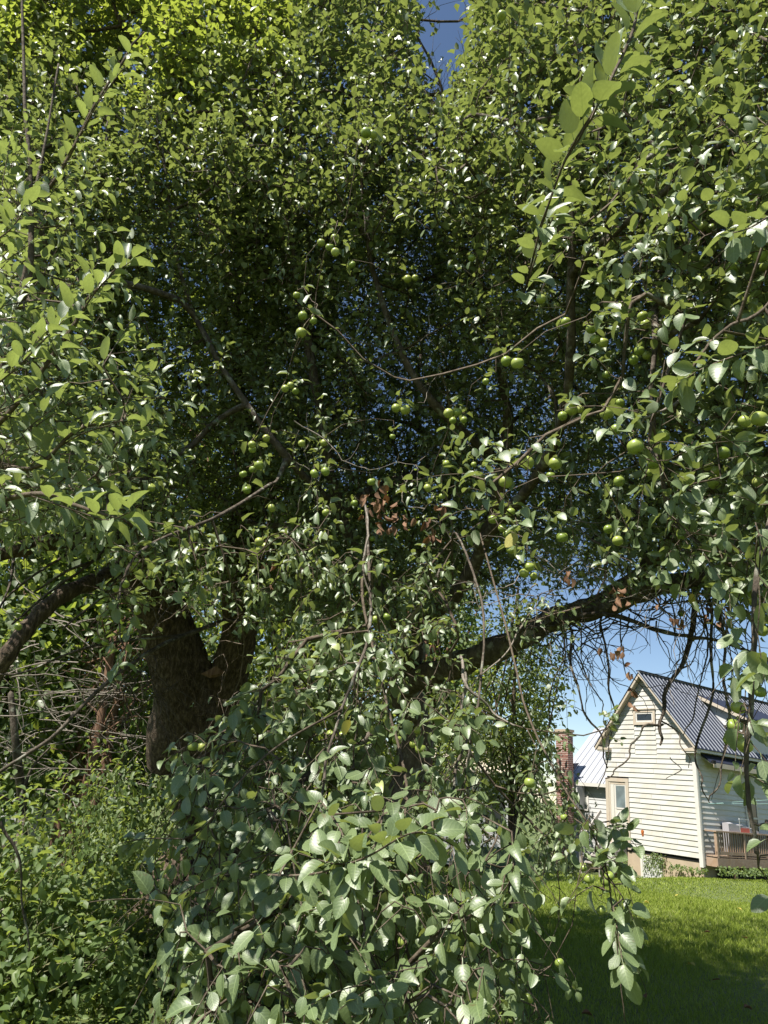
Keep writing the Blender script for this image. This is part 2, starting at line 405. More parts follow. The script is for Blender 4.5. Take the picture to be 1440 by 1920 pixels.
def build_leaves(P, D, Nn, S, tone, T):
    """instances of templates T as one triangle soup with uv & tone"""
    k = rng.integers(0, len(T), len(P)); Vs, Fs, Us, Ts, off = [], [], [], [], 0
    Y = nrm(D); Z = nrm(Nn - (Nn * Y).sum(1, keepdims=True) * Y); X = np.cross(Y, Z)
    for i, (v, f_, u_) in enumerate(T):
        s = k == i; n = s.sum()
        if not n: continue
        W = P[s][:, None, :] + S[s][:, None, None] * (v[None, :, 0:1] * X[s][:, None, :] + v[None, :, 1:2] * Y[s][:, None, :] + v[None, :, 2:3] * Z[s][:, None, :])
        Vs.append(W.reshape(-1, 3)); Fs.append((np.arange(n) * len(v))[:, None, None] + f_[None] + off)
        Us.append(np.tile(u_, (n, 1))); Ts.append(np.repeat(tone[s], len(v))); off += n * len(v)
    return np.concatenate(Vs), np.concatenate([f_.reshape(-1, 3) for f_ in Fs]), np.concatenate(Us), np.concatenate(Ts)

# ------------------------------------------------------------------ tree grower
class Skeleton:
    def __init__(s):
        s.P = np.zeros((160000, 3), np.float32); s.n = 0; s.par = np.full(160000, -1, int); s.dir = np.zeros((160000, 3), np.float32); s.paths = []; s.fix = {}
    def add(s, pts, parent=-1, rad=None):
        ids = []; prev = parent
        for i, p_ in enumerate(pts):
            k = s.n; s.P[k] = p_; s.par[k] = prev
            q = s.P[prev] if prev >= 0 else p_ - np.array([0, 0, .01])
            s.dir[k] = nrm(p_ - q); ids.append(k); prev = k; s.n += 1
            if rad is not None: s.fix[k] = rad[i]
        s.paths.append(([parent] if parent >= 0 else []) + ids); return ids
    def limb(s, pts, r0, r1, wob=.0, k=6):
        P = smoothpath(pts, k); n = len(P)
        if wob: P[1:] += np.cumsum(rng.normal(0, wob, (n - 1, 3)), 0) * np.linspace(0, 1, n - 1)[:, None] * np.minimum(1, 4 * (1 - np.linspace(0, 1, n - 1)))[:, None]
        par = -1; start = 0
        if s.n:
            d = np.linalg.norm(s.P[:s.n] - P[0], axis=1); j = int(d.argmin())
            if d[j] < .8: par = j
        return s.add(P, par, np.linspace(r0, r1, n))
    def grow(s, target, style, step=.16, reach=3):
        d = s.P[:s.n] - target; dist = np.sqrt((d * d).sum(1))
        along = ((-d) * s.dir[:s.n]).sum(1) / (dist + 1e-6)
        j = int((dist * (1.25 - .25 * along)).argmin()); L = dist[j]
        m = max(2, int(L / step)); a = s.P[j]; dj = s.dir[j]
        c1 = a + dj * L * .3 + rng.normal(0, .07 * L, 3); c2 = target - style * L * .3 + rng.normal(0, .05 * L, 3)
        t = np.linspace(0, 1, m + 1)[1:, None]
        P = (1 - t) ** 3 * a + 3 * (1 - t) ** 2 * t * c1 + 3 * (1 - t) * t * t * c2 + t ** 3 * target
        P[:-1] += rng.normal(0, .011, (m - 1, 3)) if m > 1 else 0
        ids = s.add(P, j); return ids[-1]
    def radii(s, tip=.0022, ex=.42):
        cnt = np.zeros(s.n); kids = np.zeros(s.n, bool)
        kids[s.par[:s.n][s.par[:s.n] >= 0]] = True; cnt[~kids] = 1
        for k in range(s.n - 1, 0, -1):
            if s.par[k] >= 0: cnt[s.par[k]] += cnt[k]
        r = tip * np.maximum(cnt, 1) ** ex
        r = np.minimum(r, .05)
        for k, v in s.fix.items(): r[k] = v
        s.r = r; return r
    def mesh(s, tip=.0022, ex=.42):
        r = s.radii(tip, ex); big, sm = ([], []), ([], [])
        for ids in s.paths:
            P = s.P[ids]; R = r[ids].copy()
            if len(ids) > 1 and ids[0] not in s.fix or (ids[0] in s.fix and ids[1] not in s.fix): R[0] = min(R[0], R[1] * 1.25)
            t = big if R.max() > .012 else sm; t[0].append(P); t[1].append(R)
        return big, sm

def make_shoots(tips, dirs, n_leaf, length, leaf_size, droop, spread=.75, sunw=.85, flat=.2):
    """alternate leaves along a shoot from each tip; returns leaf P, D, N, S and the shoot stems"""
    m = len(tips); P, D, Nn, S, own, stems = [], [], [], [], [], []
    for i in range(m):
        n = max(3, int(n_leaf * rng.uniform(.6, 1.35))); L = length[i] * rng.uniform(.6, 1.3); d = dirs[i]
        t = np.linspace(0, 1, n) ** .8
        dd = np.array([0, 0, -1.0]) * droop[i]
        pts = tips[i] + d * (L * t)[:, None] + dd * (L * t ** 2)[:, None] * .6
        tan = nrm(d + dd * t[:, None] * 1.2)
        a = rng.uniform(0, 6.28) + np.arange(n) * 2.4
        ref = nrm(np.cross(tan, np.array([.3, .2, 1.0]))); ref2 = np.cross(tan, ref)
        rad = ref * np.cos(a)[:, None] + ref2 * np.sin(a)[:, None]
        dl = nrm(tan * .45 + rad * spread + np.array([0, 0, -1]) * (.1 + droop[i] * .38) + rng.normal(0, .34, (n, 3)))
        nn = nrm(np.array([0, 0, 1]) * flat + SUNV * sunw + rad * -.12 + tan * .15 + rng.normal(0, .38, (n, 3)))
        s = leaf_size[i] * rng.uniform(.62, 1.15, n) * (1 - .35 * t ** 3)
        P.append(pts + dl * (s * .28)[:, None]); D.append(dl); Nn.append(nn); S.append(s); own.append(np.full(n, i))
        stems.append(pts)
    return np.concatenate(P), np.concatenate(D), np.concatenate(Nn), np.concatenate(S), stems

# ------------------------------------------------------------------ where foliage stands
GPX = np.array([-450, 0, 240, 480, 720, 960, 1200, 1440, 1850.])
GPY = np.array([-650, 0, 300, 600, 900, 1200.])
NEAR = np.array([[9.0, 9.0, 8.8, 8.6, 8.2, 7.2, 6.0, 5.7, 5.6],
                 [7.6, 7.8, 7.5, 7.1, 6.5, 5.2, 4.4, 4.2, 4.2],
                 [5.0, 5.6, 5.7, 5.5, 5.0, 3.9, 3.2, 3.1, 3.2],
                 [2.7, 3.1, 5.0, 5.6, 5.0, 3.3, 2.5, 2.4, 2.4],
                 [2.1, 2.2, 3.7, 5.1, 4.7, 2.9, 2.2, 2.0, 2.0],
                 [2.4, 3.0, 3.6, 4.6, 4.6, 4.4, 4.0, 2.6, 2.2]])
GPY[0] = -200
def near_at(px, py):
    px = np.clip(px, GPX[0], GPX[-1] - 1); py = np.clip(py, GPY[0], GPY[-1] - 1)
    i = np.searchsorted(GPX, px, 'right') - 1; j = np.searchsorted(GPY, py, 'right') - 1
    a = (px - GPX[i]) / (GPX[i + 1] - GPX[i]); b = (py - GPY[j]) / (GPY[j + 1] - GPY[j])
    return (NEAR[j, i] * (1 - a) + NEAR[j, i + 1] * a) * (1 - b) + (NEAR[j + 1, i] * (1 - a) + NEAR[j + 1, i + 1] * a) * b
def lower_edge(px):
    return np.interp(px, [-450, 0, 200, 300, 480, 720, 880, 1000, 1130, 1240, 1330, 1400, 1850],
                     [1000, 1000, 1020, 1090, 1170, 1200, 1150, 1120, 1090, 1060, 1090, 1150, 1250])
WINDOW = [(1075, 1150), (1180, 1110), (1365, 1140), (1378, 1500), (1520, 1500), (1520, 1925), (1210, 1925), (1185, 1600), (1150, 1500), (1060, 1500), (1040, 1640), (985, 1640), (985, 1500), (1000, 1330), (1075, 1300)]
def sample_canopy(n):
    out = []
    while sum(map(len, out)) < n:
        m = n * 4
        px = rng.uniform(-70, 1640, m); py = rng.uniform(-120, 1200, m); nr = near_at(px, py); t = rng.uniform(0, 1, m) ** 1.15
        thick = np.interp(px, [-450, 300, 900, 1850], [3.6, 4.6, 4.4, 3.4]) * np.interp(py, [-200, 100, 350, 650], [.45, .55, .7, 1.0]); r = nr + t * thick
        k = (rng.uniform(0, 1, m) < ((r / 9.4) ** 2 * 1.5 + .05) * np.interp(py, [-200, 150, 600, 800], [.36, .55, .9, 1.0])) & (py < lower_edge(px) - rng.uniform(0, 50, m))
        D = FW + RT * ((px - 720) / CF)[:, None] - UP * ((py - 960) / CF)[:, None]
        P = CAM + r[:, None] * nrm(D)
        k &= (world_noise(P, 1.9, 3) > np.where(t < .45, np.interp(py, [0, 350, 700], [-.85, -.6, -.15]), -.9)) & (P[:, 2] > 1.6)
        # thin spots where the sky shows in the photograph
        g = inpoly(px, py, [(775, -200), (870, -200), (880, 70), (850, 190), (780, 170), (770, 60)]) & (rng.uniform(0, 1, m) < .9)
        g |= (((px - 690) / 60) ** 2 + ((py - 620) / 90) ** 2 < 1) & (rng.uniform(0, 1, m) < .45)
        g |= (((px - 1000) / 150) ** 2 + ((py - 1050) / 45) ** 2 < 1) & (rng.uniform(0, 1, m) < .5)
        k &= ~g
        out.append(P[k])
    P = np.concatenate(out); rng.shuffle(P); return P[:n]

# ================================================================== TREES IN FRONT
# leaf sink: every tree gathers its leaves here and is built at the end
class Tree:
    def __init__(s, name, loc, label, cat, leafmat, bark, group=None):
        s.root = thing(name, loc, label, cat, group); s.sk = Skeleton(); s.lm = leafmat; s.bark = bark; s.L = []; s.stems = []; s.hi = []
    def leaves(s, P, D, Nn, S): s.L.append((P, D, Nn, S))

apple = Tree('apple_tree', (-.1, 6.6, 0), 'large old apple tree with green apples and an arching limb reaching right', 'apple tree', ML['apple'], MB_['apple'])
old = Tree('old_tree', (-1.95, 7.4, 0), 'thick twin stemmed tree with dark furrowed bark left of the apple tree', 'tree', ML['old'], MB_['old'])
young = Tree('young_tree', (-2.6, 2.0, 0), 'tall pale green shoots leaning in at the left edge before the dark tree', 'tree', ML['young'], MB_['twig'])
right = Tree('apple_tree', (4.6, 4.4, 0), 'apple tree beyond the right edge with large leaves beside the house view', 'apple tree', ML['apple'], MB_['apple'])

# apple skeleton: leaning trunk and limbs
A = lambda *q: [at(*p_) for p_ in q]
sk = apple.sk
tb = np.array([-.1, 6.6, -.1])
sk.limb([tb, at(775, 1420, 6.6), at(760, 1290, 6.4), at(770, 1210, 6.2)], .17, .14, .004)
sk.limb(A((770, 1210, 6.2), (800, 1160, 5.9), (850, 1120, 5.7), (900, 1020, 5.4), (930, 860, 5.2), (920, 700, 5.2), (880, 480, 5.6), (860, 240, 6.0)), 0.0840, 0.0113, .01)
sk.limb(A((765, 1280, 6.3), (850, 1250, 5.9), (960, 1205, 5.5), (1050, 1160, 5.3), (1140, 1140, 5.1), (1230, 1110, 4.9), (1330, 1090, 4.6), (1450, 1080, 4.2)), 0.12, 0.05, .006)
sk.limb(A((1090, 1150, 5.2), (1180, 1090, 5.0), (1270, 1000, 4.6), (1330, 900, 4.2), (1350, 700, 4.0), (1320, 450, 4.2), (1290, 150, 4.4)), 0.07, 0.0090, .01)
sk.limb(A((1000, 1185, 5.4), (1120, 1150, 4.9), (1250, 1190, 4.4), (1340, 1205, 4.0), (1440, 1235, 3.6)), 0.0210, 0.0054, .008)
sk.limb(A((900, 1020, 5.4), (1000, 900, 4.7), (1060, 760, 4.1), (1080, 560, 3.8), (1090, 300, 3.8), (1100, 60, 4.0)), 0.0450, 0.0090, .01)
sk.limb(A((770, 1210, 6.2), (700, 1090, 5.8), (640, 960, 5.5), (600, 760, 5.4), (560, 520, 5.6), (540, 260, 5.9), (530, 0, 6.2)), 0.0660, 0.0090, .01)
sk.limb(A((640, 960, 5.5), (540, 860, 5.0), (430, 700, 5.0), (340, 480, 5.2), (290, 200, 5.4)), 0.0360, 0.0081, .012)
sk.limb(A((930, 860, 5.2), (800, 740, 4.9), (720, 560, 5.0), (690, 320, 5.2), (700, 60, 5.4)), 0.0360, 0.0081, .012)
sk.limb(A((960, 520, 5.4), (1180, 512, 4.0), (1300, 520, 3.5), (1440, 500, 3.0)), 0.0180, 0.0072, .01)
# drooping branches that carry the hanging mass low in front
sk.limb(A((700, 1090, 5.8), (690, 960, 4.6), (690, 1020, 3.3), (695, 1180, 2.7), (640, 1330, 2.3), (600, 1520, 2.05), (560, 1760, 2.0)), 0.009, 0.003, .004)
sk.limb(A((690, 1000, 3.6), (680, 1120, 3.1), (720, 1300, 2.7), (760, 1480, 2.35), (745, 1680, 2.0), (765, 1900, 1.9), (765, 2010, 1.9)), 0.008, 0.003, .004)
sk.limb(A((640, 1330, 2.3), (520, 1400, 2.1), (420, 1500, 2.1), (350, 1650, 2.1), (330, 1850, 2.1)), 0.005, 0.002, .004)
sk.limb(A((850, 1120, 5.7), (850, 1000, 4.3), (900, 1120, 3.4), (900, 1300, 2.9), (860, 1450, 2.5), (890, 1620, 2.2), (930, 1850, 2.1)), 0.007, 0.003, .004)
sk.limb(A((900, 1000, 4.4), (950, 1180, 3.2), (990, 1340, 2.7), (1060, 1480, 2.4), (1130, 1600, 2.2), (1160, 1760, 2.15), (1172, 1915, 2.1)), 0.006, 0.0018, .003)
sk.limb(A((520, 900, 4.9), (420, 960, 3.6), (300, 1010, 3.0), (250, 1080, 2.75), (225, 1200, 2.6)), 0.0120, 0.0027, .006)

# old tree skeleton (its trunk is a separate, carved mesh)
so = old.sk
so.limb([np.array([-1.95, 7.4, 1.6]), at(330, 1240, 6.7), at(300, 1130, 6.6), at(250, 1030, 6.5), at(230, 860, 6.3), at(200, 620, 6.4), at(210, 300, 6.8), at(230, 0, 7.4)], .22, .03, .01)
so.limb(A((400, 1290, 6.9), (440, 1190, 6.9), (450, 1060, 6.9), (470, 860, 6.9), (440, 620, 7.0), (470, 320, 7.2), (460, 20, 7.6)), 0.1020, 0.0135, .01)
so.limb(A((250, 1030, 6.4), (180, 1015, 6.0), (90, 1015, 5.6), (0, 1040, 5.3), (-160, 1060, 5.0)), 0.08, 0.05, .006)
so.limb(A((250, 1050, 6.4), (190, 1085, 5.9), (120, 1115, 5.5), (55, 1175, 5.2), (5, 1250, 5.0), (-60, 1370, 5.0)), 0.072, 0.055, .004)
so.limb(A((90, 1015, 5.6), (60, 860, 5.2), (70, 600, 5.2), (60, 300, 5.6)), 0.012, 0.004, .01)
so.limb(A((450, 1060, 6.9), (520, 900, 6.6), (590, 640, 6.8), (620, 300, 7.2)), 0.0420, 0.0090, .01)

# young tree: upright shoots along the left edge
sy = young.sk
sy.limb([np.array([-2.6, 2.0, -.1]), np.array([-2.5, 2.1, .8]), at(-260, 1250, 2.5), at(-140, 1050, 2.4), at(-60, 850, 2.4), at(20, 620, 2.5), at(60, 380, 2.7), at(110, 120, 3.0)], .02, .004, .006)
sy.limb(A((-140, 1050, 2.4), (-40, 960, 2.1), (60, 930, 1.9), (150, 960, 1.75), (235, 975, 1.7)), .012, .003, .002)
sy.limb(A((-60, 850, 2.4), (60, 880, 2.0), (140, 820, 1.9), (230, 790, 1.9)), .010, .003, .002)
sy.limb(A((-60, 850, 2.4), (30, 760, 2.2), (120, 640, 2.1), (185, 540, 2.1), (245, 480, 2.1)), .012, .003, .003)
sy.limb(A((60, 380, 2.7), (110, 330, 2.5), (180, 200, 2.4), (240, 110, 2.4), (270, 60, 2.4)), .010, .003, .003)
sy.limb(A((20, 620, 2.5), (55, 520, 2.4), (65, 400, 2.5), (60, 200, 2.7), (40, -60, 3.0)), .014, .005, .004)

# right tree
sr = right.sk
sr.limb([np.array([4.6, 4.4, -.1]), np.array([4.5, 4.3, 1.2]), np.array([4.2, 4.2, 2.4]), np.array([3.6, 4.2, 3.6]), np.array([3.4, 4.6, 5.2])], .17, .05, .01)
sr.limb([np.array([4.2, 4.2, 2.4]), np.array([5.2, 5.6, 3.8]), np.array([5.8, 7.2, 4.6]), np.array([6.4, 8.8, 5.0])], .09, .03, .01)
sr.limb([np.array([4.2, 4.2, 2.4]), np.array([5.2, 3.6, 3.8]), np.array([6.4, 4.2, 4.8])], .08, .03, .01)
sr.limb([np.array([3.6, 4.2, 3.6]), at(1560, 700, 3.0), at(1500, 820, 2.4), at(1450, 960, 2.1), at(1425, 1080, 1.95), at(1415, 1250, 1.85), at(1400, 1420, 1.8), at(1420, 1600, 1.75)], .012, .005, .004)
sr.limb([np.array([3.6, 4.2, 3.6]), at(1500, 400, 2.8), at(1440, 560, 2.3), at(1340, 620, 2.0), at(1290, 700, 1.95)], .011, .004, .004)
sr.limb([np.array([3.6, 4.2, 3.6]), at(1480, 100, 2.8), at(1360, -40, 2.0), at(1220, -60, 1.55), at(1190, 60, 1.45), at(1130, 180, 1.4), at(1060, 300, 1.5), at(1010, 430, 1.7)], .007, .002, .003)

def add_foliage(tree, targets, style_fn, n_leaf, length, size, droop, coarse=True, step=.16, **kw):
    """targets -> grown twigs -> shoots of leaves"""
    n = len(targets)
    tips, dirs = [], []
    order = np.arange(n)
    for k in order:
        st = style_fn(targets[k]); e = tree.sk.grow(targets[k], st, step)
        d = nrm(tree.sk.dir[e] * .5 + st * .8 + rng.normal(0, .25, 3)); tips.append(targets[k]); dirs.append(d)
    P, D, Nn, S, stems = make_shoots(np.array(tips), np.array(dirs), n_leaf, np.full(n, length) if np.isscalar(length) else length,
                                     np.full(n, size) if np.isscalar(size) else size, np.full(n, droop) if np.isscalar(droop) else droop, **kw)
    tree.leaves(P, D, Nn, S); tree.stems += stems

CAN = sample_canopy(24000)
_x = rng.uniform(430, 1150, 3600); _y = rng.uniform(330, 1090, 3600); _r = rng.uniform(6.6, 9.2, 3600)
_k = _y < lower_edge(_x) - 20
CAN = np.concatenate([CAN, CAM + _r[_k, None] * nrm(FW + RT * ((_x[_k] - 720) / CF)[:, None] - UP * ((_y[_k] - 960) / CF)[:, None])])
px, py, pz = project(CAN)
kr = (px > 1390) & (py > -50) | (px > 1520)
ky = ((px < 200) & (py > 260) & (py < 1010) & (pz < 3.6)) | ((px < 130) & (pz < 3.4))
ko = (~kr) & (~ky) & (px < 560) & (pz > np.interp(py, [0, 500, 900], [5.4, 5.6, 6.2]))
ka = ~(kr | ky | ko)
def up_style(p_):
    # upright shoots high in the crown, drooping lower and to the outside
    hgt = (p_[2] - 3.0) / 2.2
    out = nrm(np.array([p_[0] - .2, p_[1] - 6.6, 0]))
    return nrm(np.array([0, 0, 1.0]) * np.clip(hgt, -.9, 1.3) + out * .6 + rng.normal(0, .35, 3))
for tree, k in ((apple, ka), (old, ko), (young, ky), (right, kr)):
    T_ = CAN[k]; hz = np.clip((T_[:, 2] - 3.2) / 2, -1, 1)
    sz = {apple: .062, old: .07, young: .06, right: .062}[tree] + .014 * np.clip((T_[:, 2] - 4.5) / 3, 0, 1)
    add_foliage(tree, T_, up_style, 10, .26, sz, np.where(hz > 0, .12, .5), step=.24)
# far side of the right tree's crown, which shades the lawn
T2 = nrm(rng.normal(0, 1, (1800, 3))) * (rng.uniform(0, 1, (1800, 1)) ** .4) * np.array([3.3, 2.5, 1.25]) + np.array([3.2, 9.1, 5.3]); T2 = T2[world_noise(T2, 1.6, 61) > -.05]
pxx, pyy, _z = project(T2); T2 = T2[(pyy < lower_edge(pxx) - 20) | (pxx > 1480)]
add_foliage(apple, T2, up_style, 9, .4, .10, .2, step=.3)
T_ = rng.normal(0, 1, (900, 3)); T_ = nrm(T_) * (rng.uniform(0, 1, (900, 1)) ** .4) * np.array([2.4, 3.6, 1.7]) + np.array([6.0, 6.6, 5.2])
pxx, pyy, _z = project(T_); T_ = T_[~((pxx > 1000) & (pxx < 1460) & (pyy > 1090))]
add_foliage(right, T_, up_style, 9, .4, .11, .2, step=.3)

# hanging mass low in front (apple tree)
def sample_poly(poly, n, d0, d1, slope=False):
    xs = [p_[0] for p_ in poly]; ys = [p_[1] for p_ in poly]; X = []; Y = []
    while len(X) < n:
        x = rng.uniform(min(xs), max(xs), n * 3); y = rng.uniform(min(ys), max(ys), n * 3); k = inpoly(x, y, poly); X += list(x[k]); Y += list(y[k])
    X = np.array(X[:n]); Y = np.array(Y[:n]); d = rng.uniform(d0, d1, n) if not slope else d0 + (d1 - d0) * np.clip(1 - (Y - min(ys)) / (max(ys) - min(ys)), 0, 1) + rng.uniform(-.05, .3, n)
    return np.array([at(a, b, c) for a, b, c in zip(X, Y, d)])
def hang(p_): return nrm(np.array([0, -.35, -1.0]) + rng.normal(0, .45, 3))
def side_up(p_): return nrm(np.array([0, -.3, .2]) + rng.normal(0, .6, 3))
for poly, n, d0, d1, sz, ln in (
    ([(460, 1270), (560, 1190), (690, 1170), (730, 1250), (700, 1480), (560, 1560), (400, 1520), (330, 1500), (420, 1330)], 150, 2.1, 2.75, .078, .22),
    ([(420, 1500), (700, 1430), (840, 1480), (900, 1620), (930, 1960), (310, 1960), (330, 1700)], 165, 1.45, 2.15, .08, .22),
    ([(230, 1560), (330, 1540), (420, 1620), (360, 1960), (300, 1960), (290, 1700)], 16, 2.0, 2.4, .074, .2),
    ([(760, 1300), (860, 1290), (900, 1460), (880, 1540), (760, 1500)], 22, 2.4, 2.9, .075, .2),
    ([(880, 1460), (960, 1560), (1000, 1700), (990, 1900), (880, 1960), (850, 1700)], 34, 2.0, 2.5, .078, .2),
    ([(980, 1760), (1040, 1800), (1040, 1960), (980, 1960)], 4, 2.2, 2.6, .072, .18),
    ([(1080, 1520), (1150, 1540), (1190, 1700), (1190, 1900), (1140, 1880), (1090, 1640)], 10, 2.05, 2.3, .075, .14),
    ([(195, 1030), (290, 1000), (300, 1180), (230, 1280), (180, 1200)], 18, 2.5, 3.0, .07, .18),
    ([(290, 1080), (470, 1080), (470, 1180), (420, 1200), (290, 1150)], 14, 3.2, 4.2, .066, .18),
    ([(380, 1180), (470, 1180), (460, 1330), (400, 1320)], 7, 3.2, 3.8, .066, .16),
    ([(290, 980), (520, 950), (620, 1010), (560, 1120), (330, 1080)], 20, 3.0, 3.8, .075, .2),
    ([(560, 960), (700, 1000), (720, 1180), (560, 1190)], 16, 2.7, 3.6, .075, .2),
    ([(720, 1060), (860, 1060), (860, 1300), (730, 1260)], 18, 3.2, 4.2, .07, .2),
    ([(330, 1360), (420, 1370), (400, 1500), (330, 1480)], 8, 2.1, 2.4, .075, .16),
    ([(860, 880), (1000, 850), (1010, 1000), (860, 1010)], 14, 2.1, 2.5, .07, .2),
    ([(1090, 1340), (1180, 1330), (1150, 1400)], 3, 3.2, 3.4, .06, .1),
):
    add_foliage(apple, sample_poly(poly, int(n * 1.5), d0, d1, n > 60), hang if sz > .071 else side_up, 8, ln * .9, sz * .76, .3, step=.12, sunw=1.3, flat=.2)
add_foliage(apple, sample_poly([(960, 1110), (1150, 1060), (1380, 1050), (1390, 1120), (1180, 1150), (980, 1200)], 70, 3.8, 4.8), side_up, 8, .2, .05, .3, step=.15)
for poly, n, d0, d1 in (([(-40, 560), (150, 540), (240, 700), (240, 980), (-40, 1000)], 70, 1.9, 2.5), ([(-40, 300), (120, 300), (230, 520), (100, 600), (-40, 600)], 40, 2.3, 3.0)):
    add_foliage(young, sample_poly(poly, n, d0, d1), lambda p_: nrm(np.array([.6, 0, .55]) + rng.normal(0, .4, 3)), 9, .22, .06, .1, step=.15, sunw=1.1)
# silhouetted small-leaved danglers right of centre
add_foliage(apple, sample_poly([(1000, 1180), (1080, 1180), (1070, 1640), (1040, 1690), (1000, 1640)], 26, 4.0, 4.6), hang, 9, .2, .055, .4, step=.15)
add_foliage(apple, sample_poly([(985, 1430), (1082, 1440), (1088, 1560), (1060, 1640), (985, 1630)], 34, 3.9, 4.4), hang, 9, .18, .052, .4, step=.15)
# right edge
add_foliage(right, sample_poly([(1390, 1000), (1450, 960), (1460, 1640), (1420, 1650), (1375, 1400)], 22, 1.7, 2.0), hang, 8, .16, .07, .4, step=.1, sunw=.8)

# near hero shoots: bigger leaves on individually placed shoots
def hero(tree, pts, n, size, rise=.2):
    P = smoothpath([at(*p_) for p_ in pts], 8); tree.stems.append(P[:, :])
    tree.sk.limb(np.array([at(*p_) for p_ in pts]), .0035, .0015)
    idx = np.linspace(1, len(P) - 1, n).astype(int); T = nrm(np.gradient(P, axis=0))
    a = rng.uniform(0, 6.28) + np.arange(n) * 2.4; tan = T[idx]
    ref = nrm(np.cross(tan, np.array([.1, .2, 1.0]))); ref2 = np.cross(tan, ref); rad = ref * np.cos(a)[:, None] + ref2 * np.sin(a)[:, None]
    dl = nrm(tan * .6 + rad * .75 + np.array([0, 0, rise]) + rng.normal(0, .15, (n, 3)))
    nn = nrm(SUNV * 1.0 + np.array([0, 0, .2]) + rad * -.2 + rng.normal(0, .3, (n, 3)))
    s = size * rng.uniform(.75, 1.12, n); tree.leaves(P[idx] + dl * (s * .28)[:, None], dl, nn, s)
hero(apple, [(470, 1640, 1.75), (580, 1640, 1.55), (680, 1610, 1.4), (780, 1560, 1.35), (860, 1590, 1.4)], 42, 0.058, -.1)
hero(apple, [(600, 1500, 1.8), (640, 1560, 1.55), (660, 1640, 1.4), (640, 1720, 1.4)], 29, 0.058, -.25)
hero(apple, [(720, 1520, 1.7), (700, 1590, 1.5), (640, 1620, 1.42), (560, 1600, 1.45)], 23, 0.058, .1)
hero(apple, [(560, 1700, 1.9), (600, 1760, 1.7), (640, 1850, 1.65), (600, 1930, 1.7)], 23, 0.055, -.3)
hero(apple, [(960, 1560, 1.9), (960, 1640, 1.8), (920, 1700, 1.75)], 16, 0.054, -.3)
hero(apple, [(1150, 1700, 2.0), (1160, 1760, 1.9), (1170, 1820, 1.85)], 14, 0.058, -.5)
hero(young, [(60, 930, 1.9), (150, 960, 1.75), (200, 975, 1.7), (245, 960, 1.65)], 19, 0.067, .25)
hero(young, [(120, 640, 2.1), (185, 540, 2.0), (245, 490, 2.0)], 18, 0.066, .3)
hero(young, [(60, 880, 2.0), (140, 820, 1.9), (230, 790, 1.85)], 19, 0.063, .2)
hero(young, [(110, 330, 2.5), (180, 200, 2.35), (245, 110, 2.3)], 21, 0.071, .35)
hero(young, [(-60, 760, 2.1), (20, 700, 1.9), (80, 640, 1.8), (130, 590, 1.8)], 24, 0.066, .3)
hero(young, [(-60, 480, 2.1), (20, 430, 2.0), (60, 360, 2.0)], 18, 0.066, .3)
hero(right, [(1010, 440, 1.75), (1060, 300, 1.5), (1130, 180, 1.4), (1185, 60, 1.45), (1215, -60, 1.55)], 51, 0.071, .2)
hero(right, [(980, 560, 2.0), (1010, 470, 1.85), (1050, 380, 1.75)], 21, 0.067, .1)
hero(right, [(1450, 400, 1.9), (1400, 430, 1.75), (1350, 440, 1.7)], 15, 0.067, -.1)
hero(right, [(1460, 640, 1.9), (1400, 660, 1.75), (1320, 690, 1.75), (1270, 720, 1.8)], 27, 0.067, -.1)
hero(right, [(1500, 1540, 1.7), (1465, 1560, 1.65), (1435, 1575, 1.6)], 6, .050, -.1)
hero(right, [(1415, 1150, 1.85), (1410, 1250, 1.8), (1405, 1330, 1.75), (1400, 1400, 1.75)], 24, 0.063, -.4)

# ------------------------------------------------------------------ apples: position in the photograph and size in pixels
def crop(ox, oy, s, L): return [(ox + x / s, oy + y / s, d / s) for x, y, d in L]
AP = crop(720, 500, 2, [(88,46,26),(117,42,26),(590,122,34),(650,145,28),(683,208,36),(778,232,42),(792,272,42),(822,285,38),(970,185,40),(980,215,38),(1003,185,36),(937,350,40),(958,315,38),(985,333,34),(458,355,36),(500,362,44),(382,431,28),(1068,386,36),(833,405,34),(886,510,38),(835,550,44),(705,537,38),(735,535,36),(45,530,34),(80,537,34),(242,550,34),(277,546,34),(300,575,30),(258,577,30),(32,637,26),(943,674,54),(1047,635,44),(1010,735,46),(990,772,38),(537,735,46),(643,738,46),(625,785,34),(456,806,48),(882,806,40),(1353,580,50),(1407,570,52),(1330,600,40),(1272,700,46),(1216,747,38),(1247,768,40),(1187,745,36),(1240,810,44),(1402,808,46),(408,948,38),(445,980,32),(462,1003,28),(475,1062,32),(668,1015,38),(877,1028,40),(841,985,34),(545,1125,42),(525,1150,34),(560,1158,34),(742,1151,24),(218,861,22),(165,830,32),(235,740,26),(337,742,24),(1292,262,44),(870,610,40),(670,560,38),(1036,690,34),(476,920,34),(1115,1008,36)])
AP += crop(0, 500, 2, [(1135,184,36),(1130,247,34),(1175,203,30),(1113,107,28),(1070,457,32),(1090,445,28),(1110,467,24),(1113,350,22),(999,643,28),(945,668,32),(947,686,30),(971,744,32),(949,760,30),(912,778,30),(926,838,32),(567,828,30),(877,676,22),(1131,663,30),(1215,660,26),(1179,776,34),(1220,768,36),(1393,807,36),(1356,730,24),(1330,887,26),(1305,933,22),(1020,905,30),(1222,922,32),(972,1032,30),(975,1062,30),(995,1050,28),(1397,1020,22),(499,1082,34),(505,1107,34),(499,1128,30),(570,1041,26),(655,1018,26),(645,985,26),(680,990,26),(550,1185,28),(470,1190,34)])
AP += crop(0, 0, 2, [(1204,910,28),(1236,927,34),(1257,945,36),(1254,892,30),(1372,498,36),(1398,504,34),(1322,993,26)])
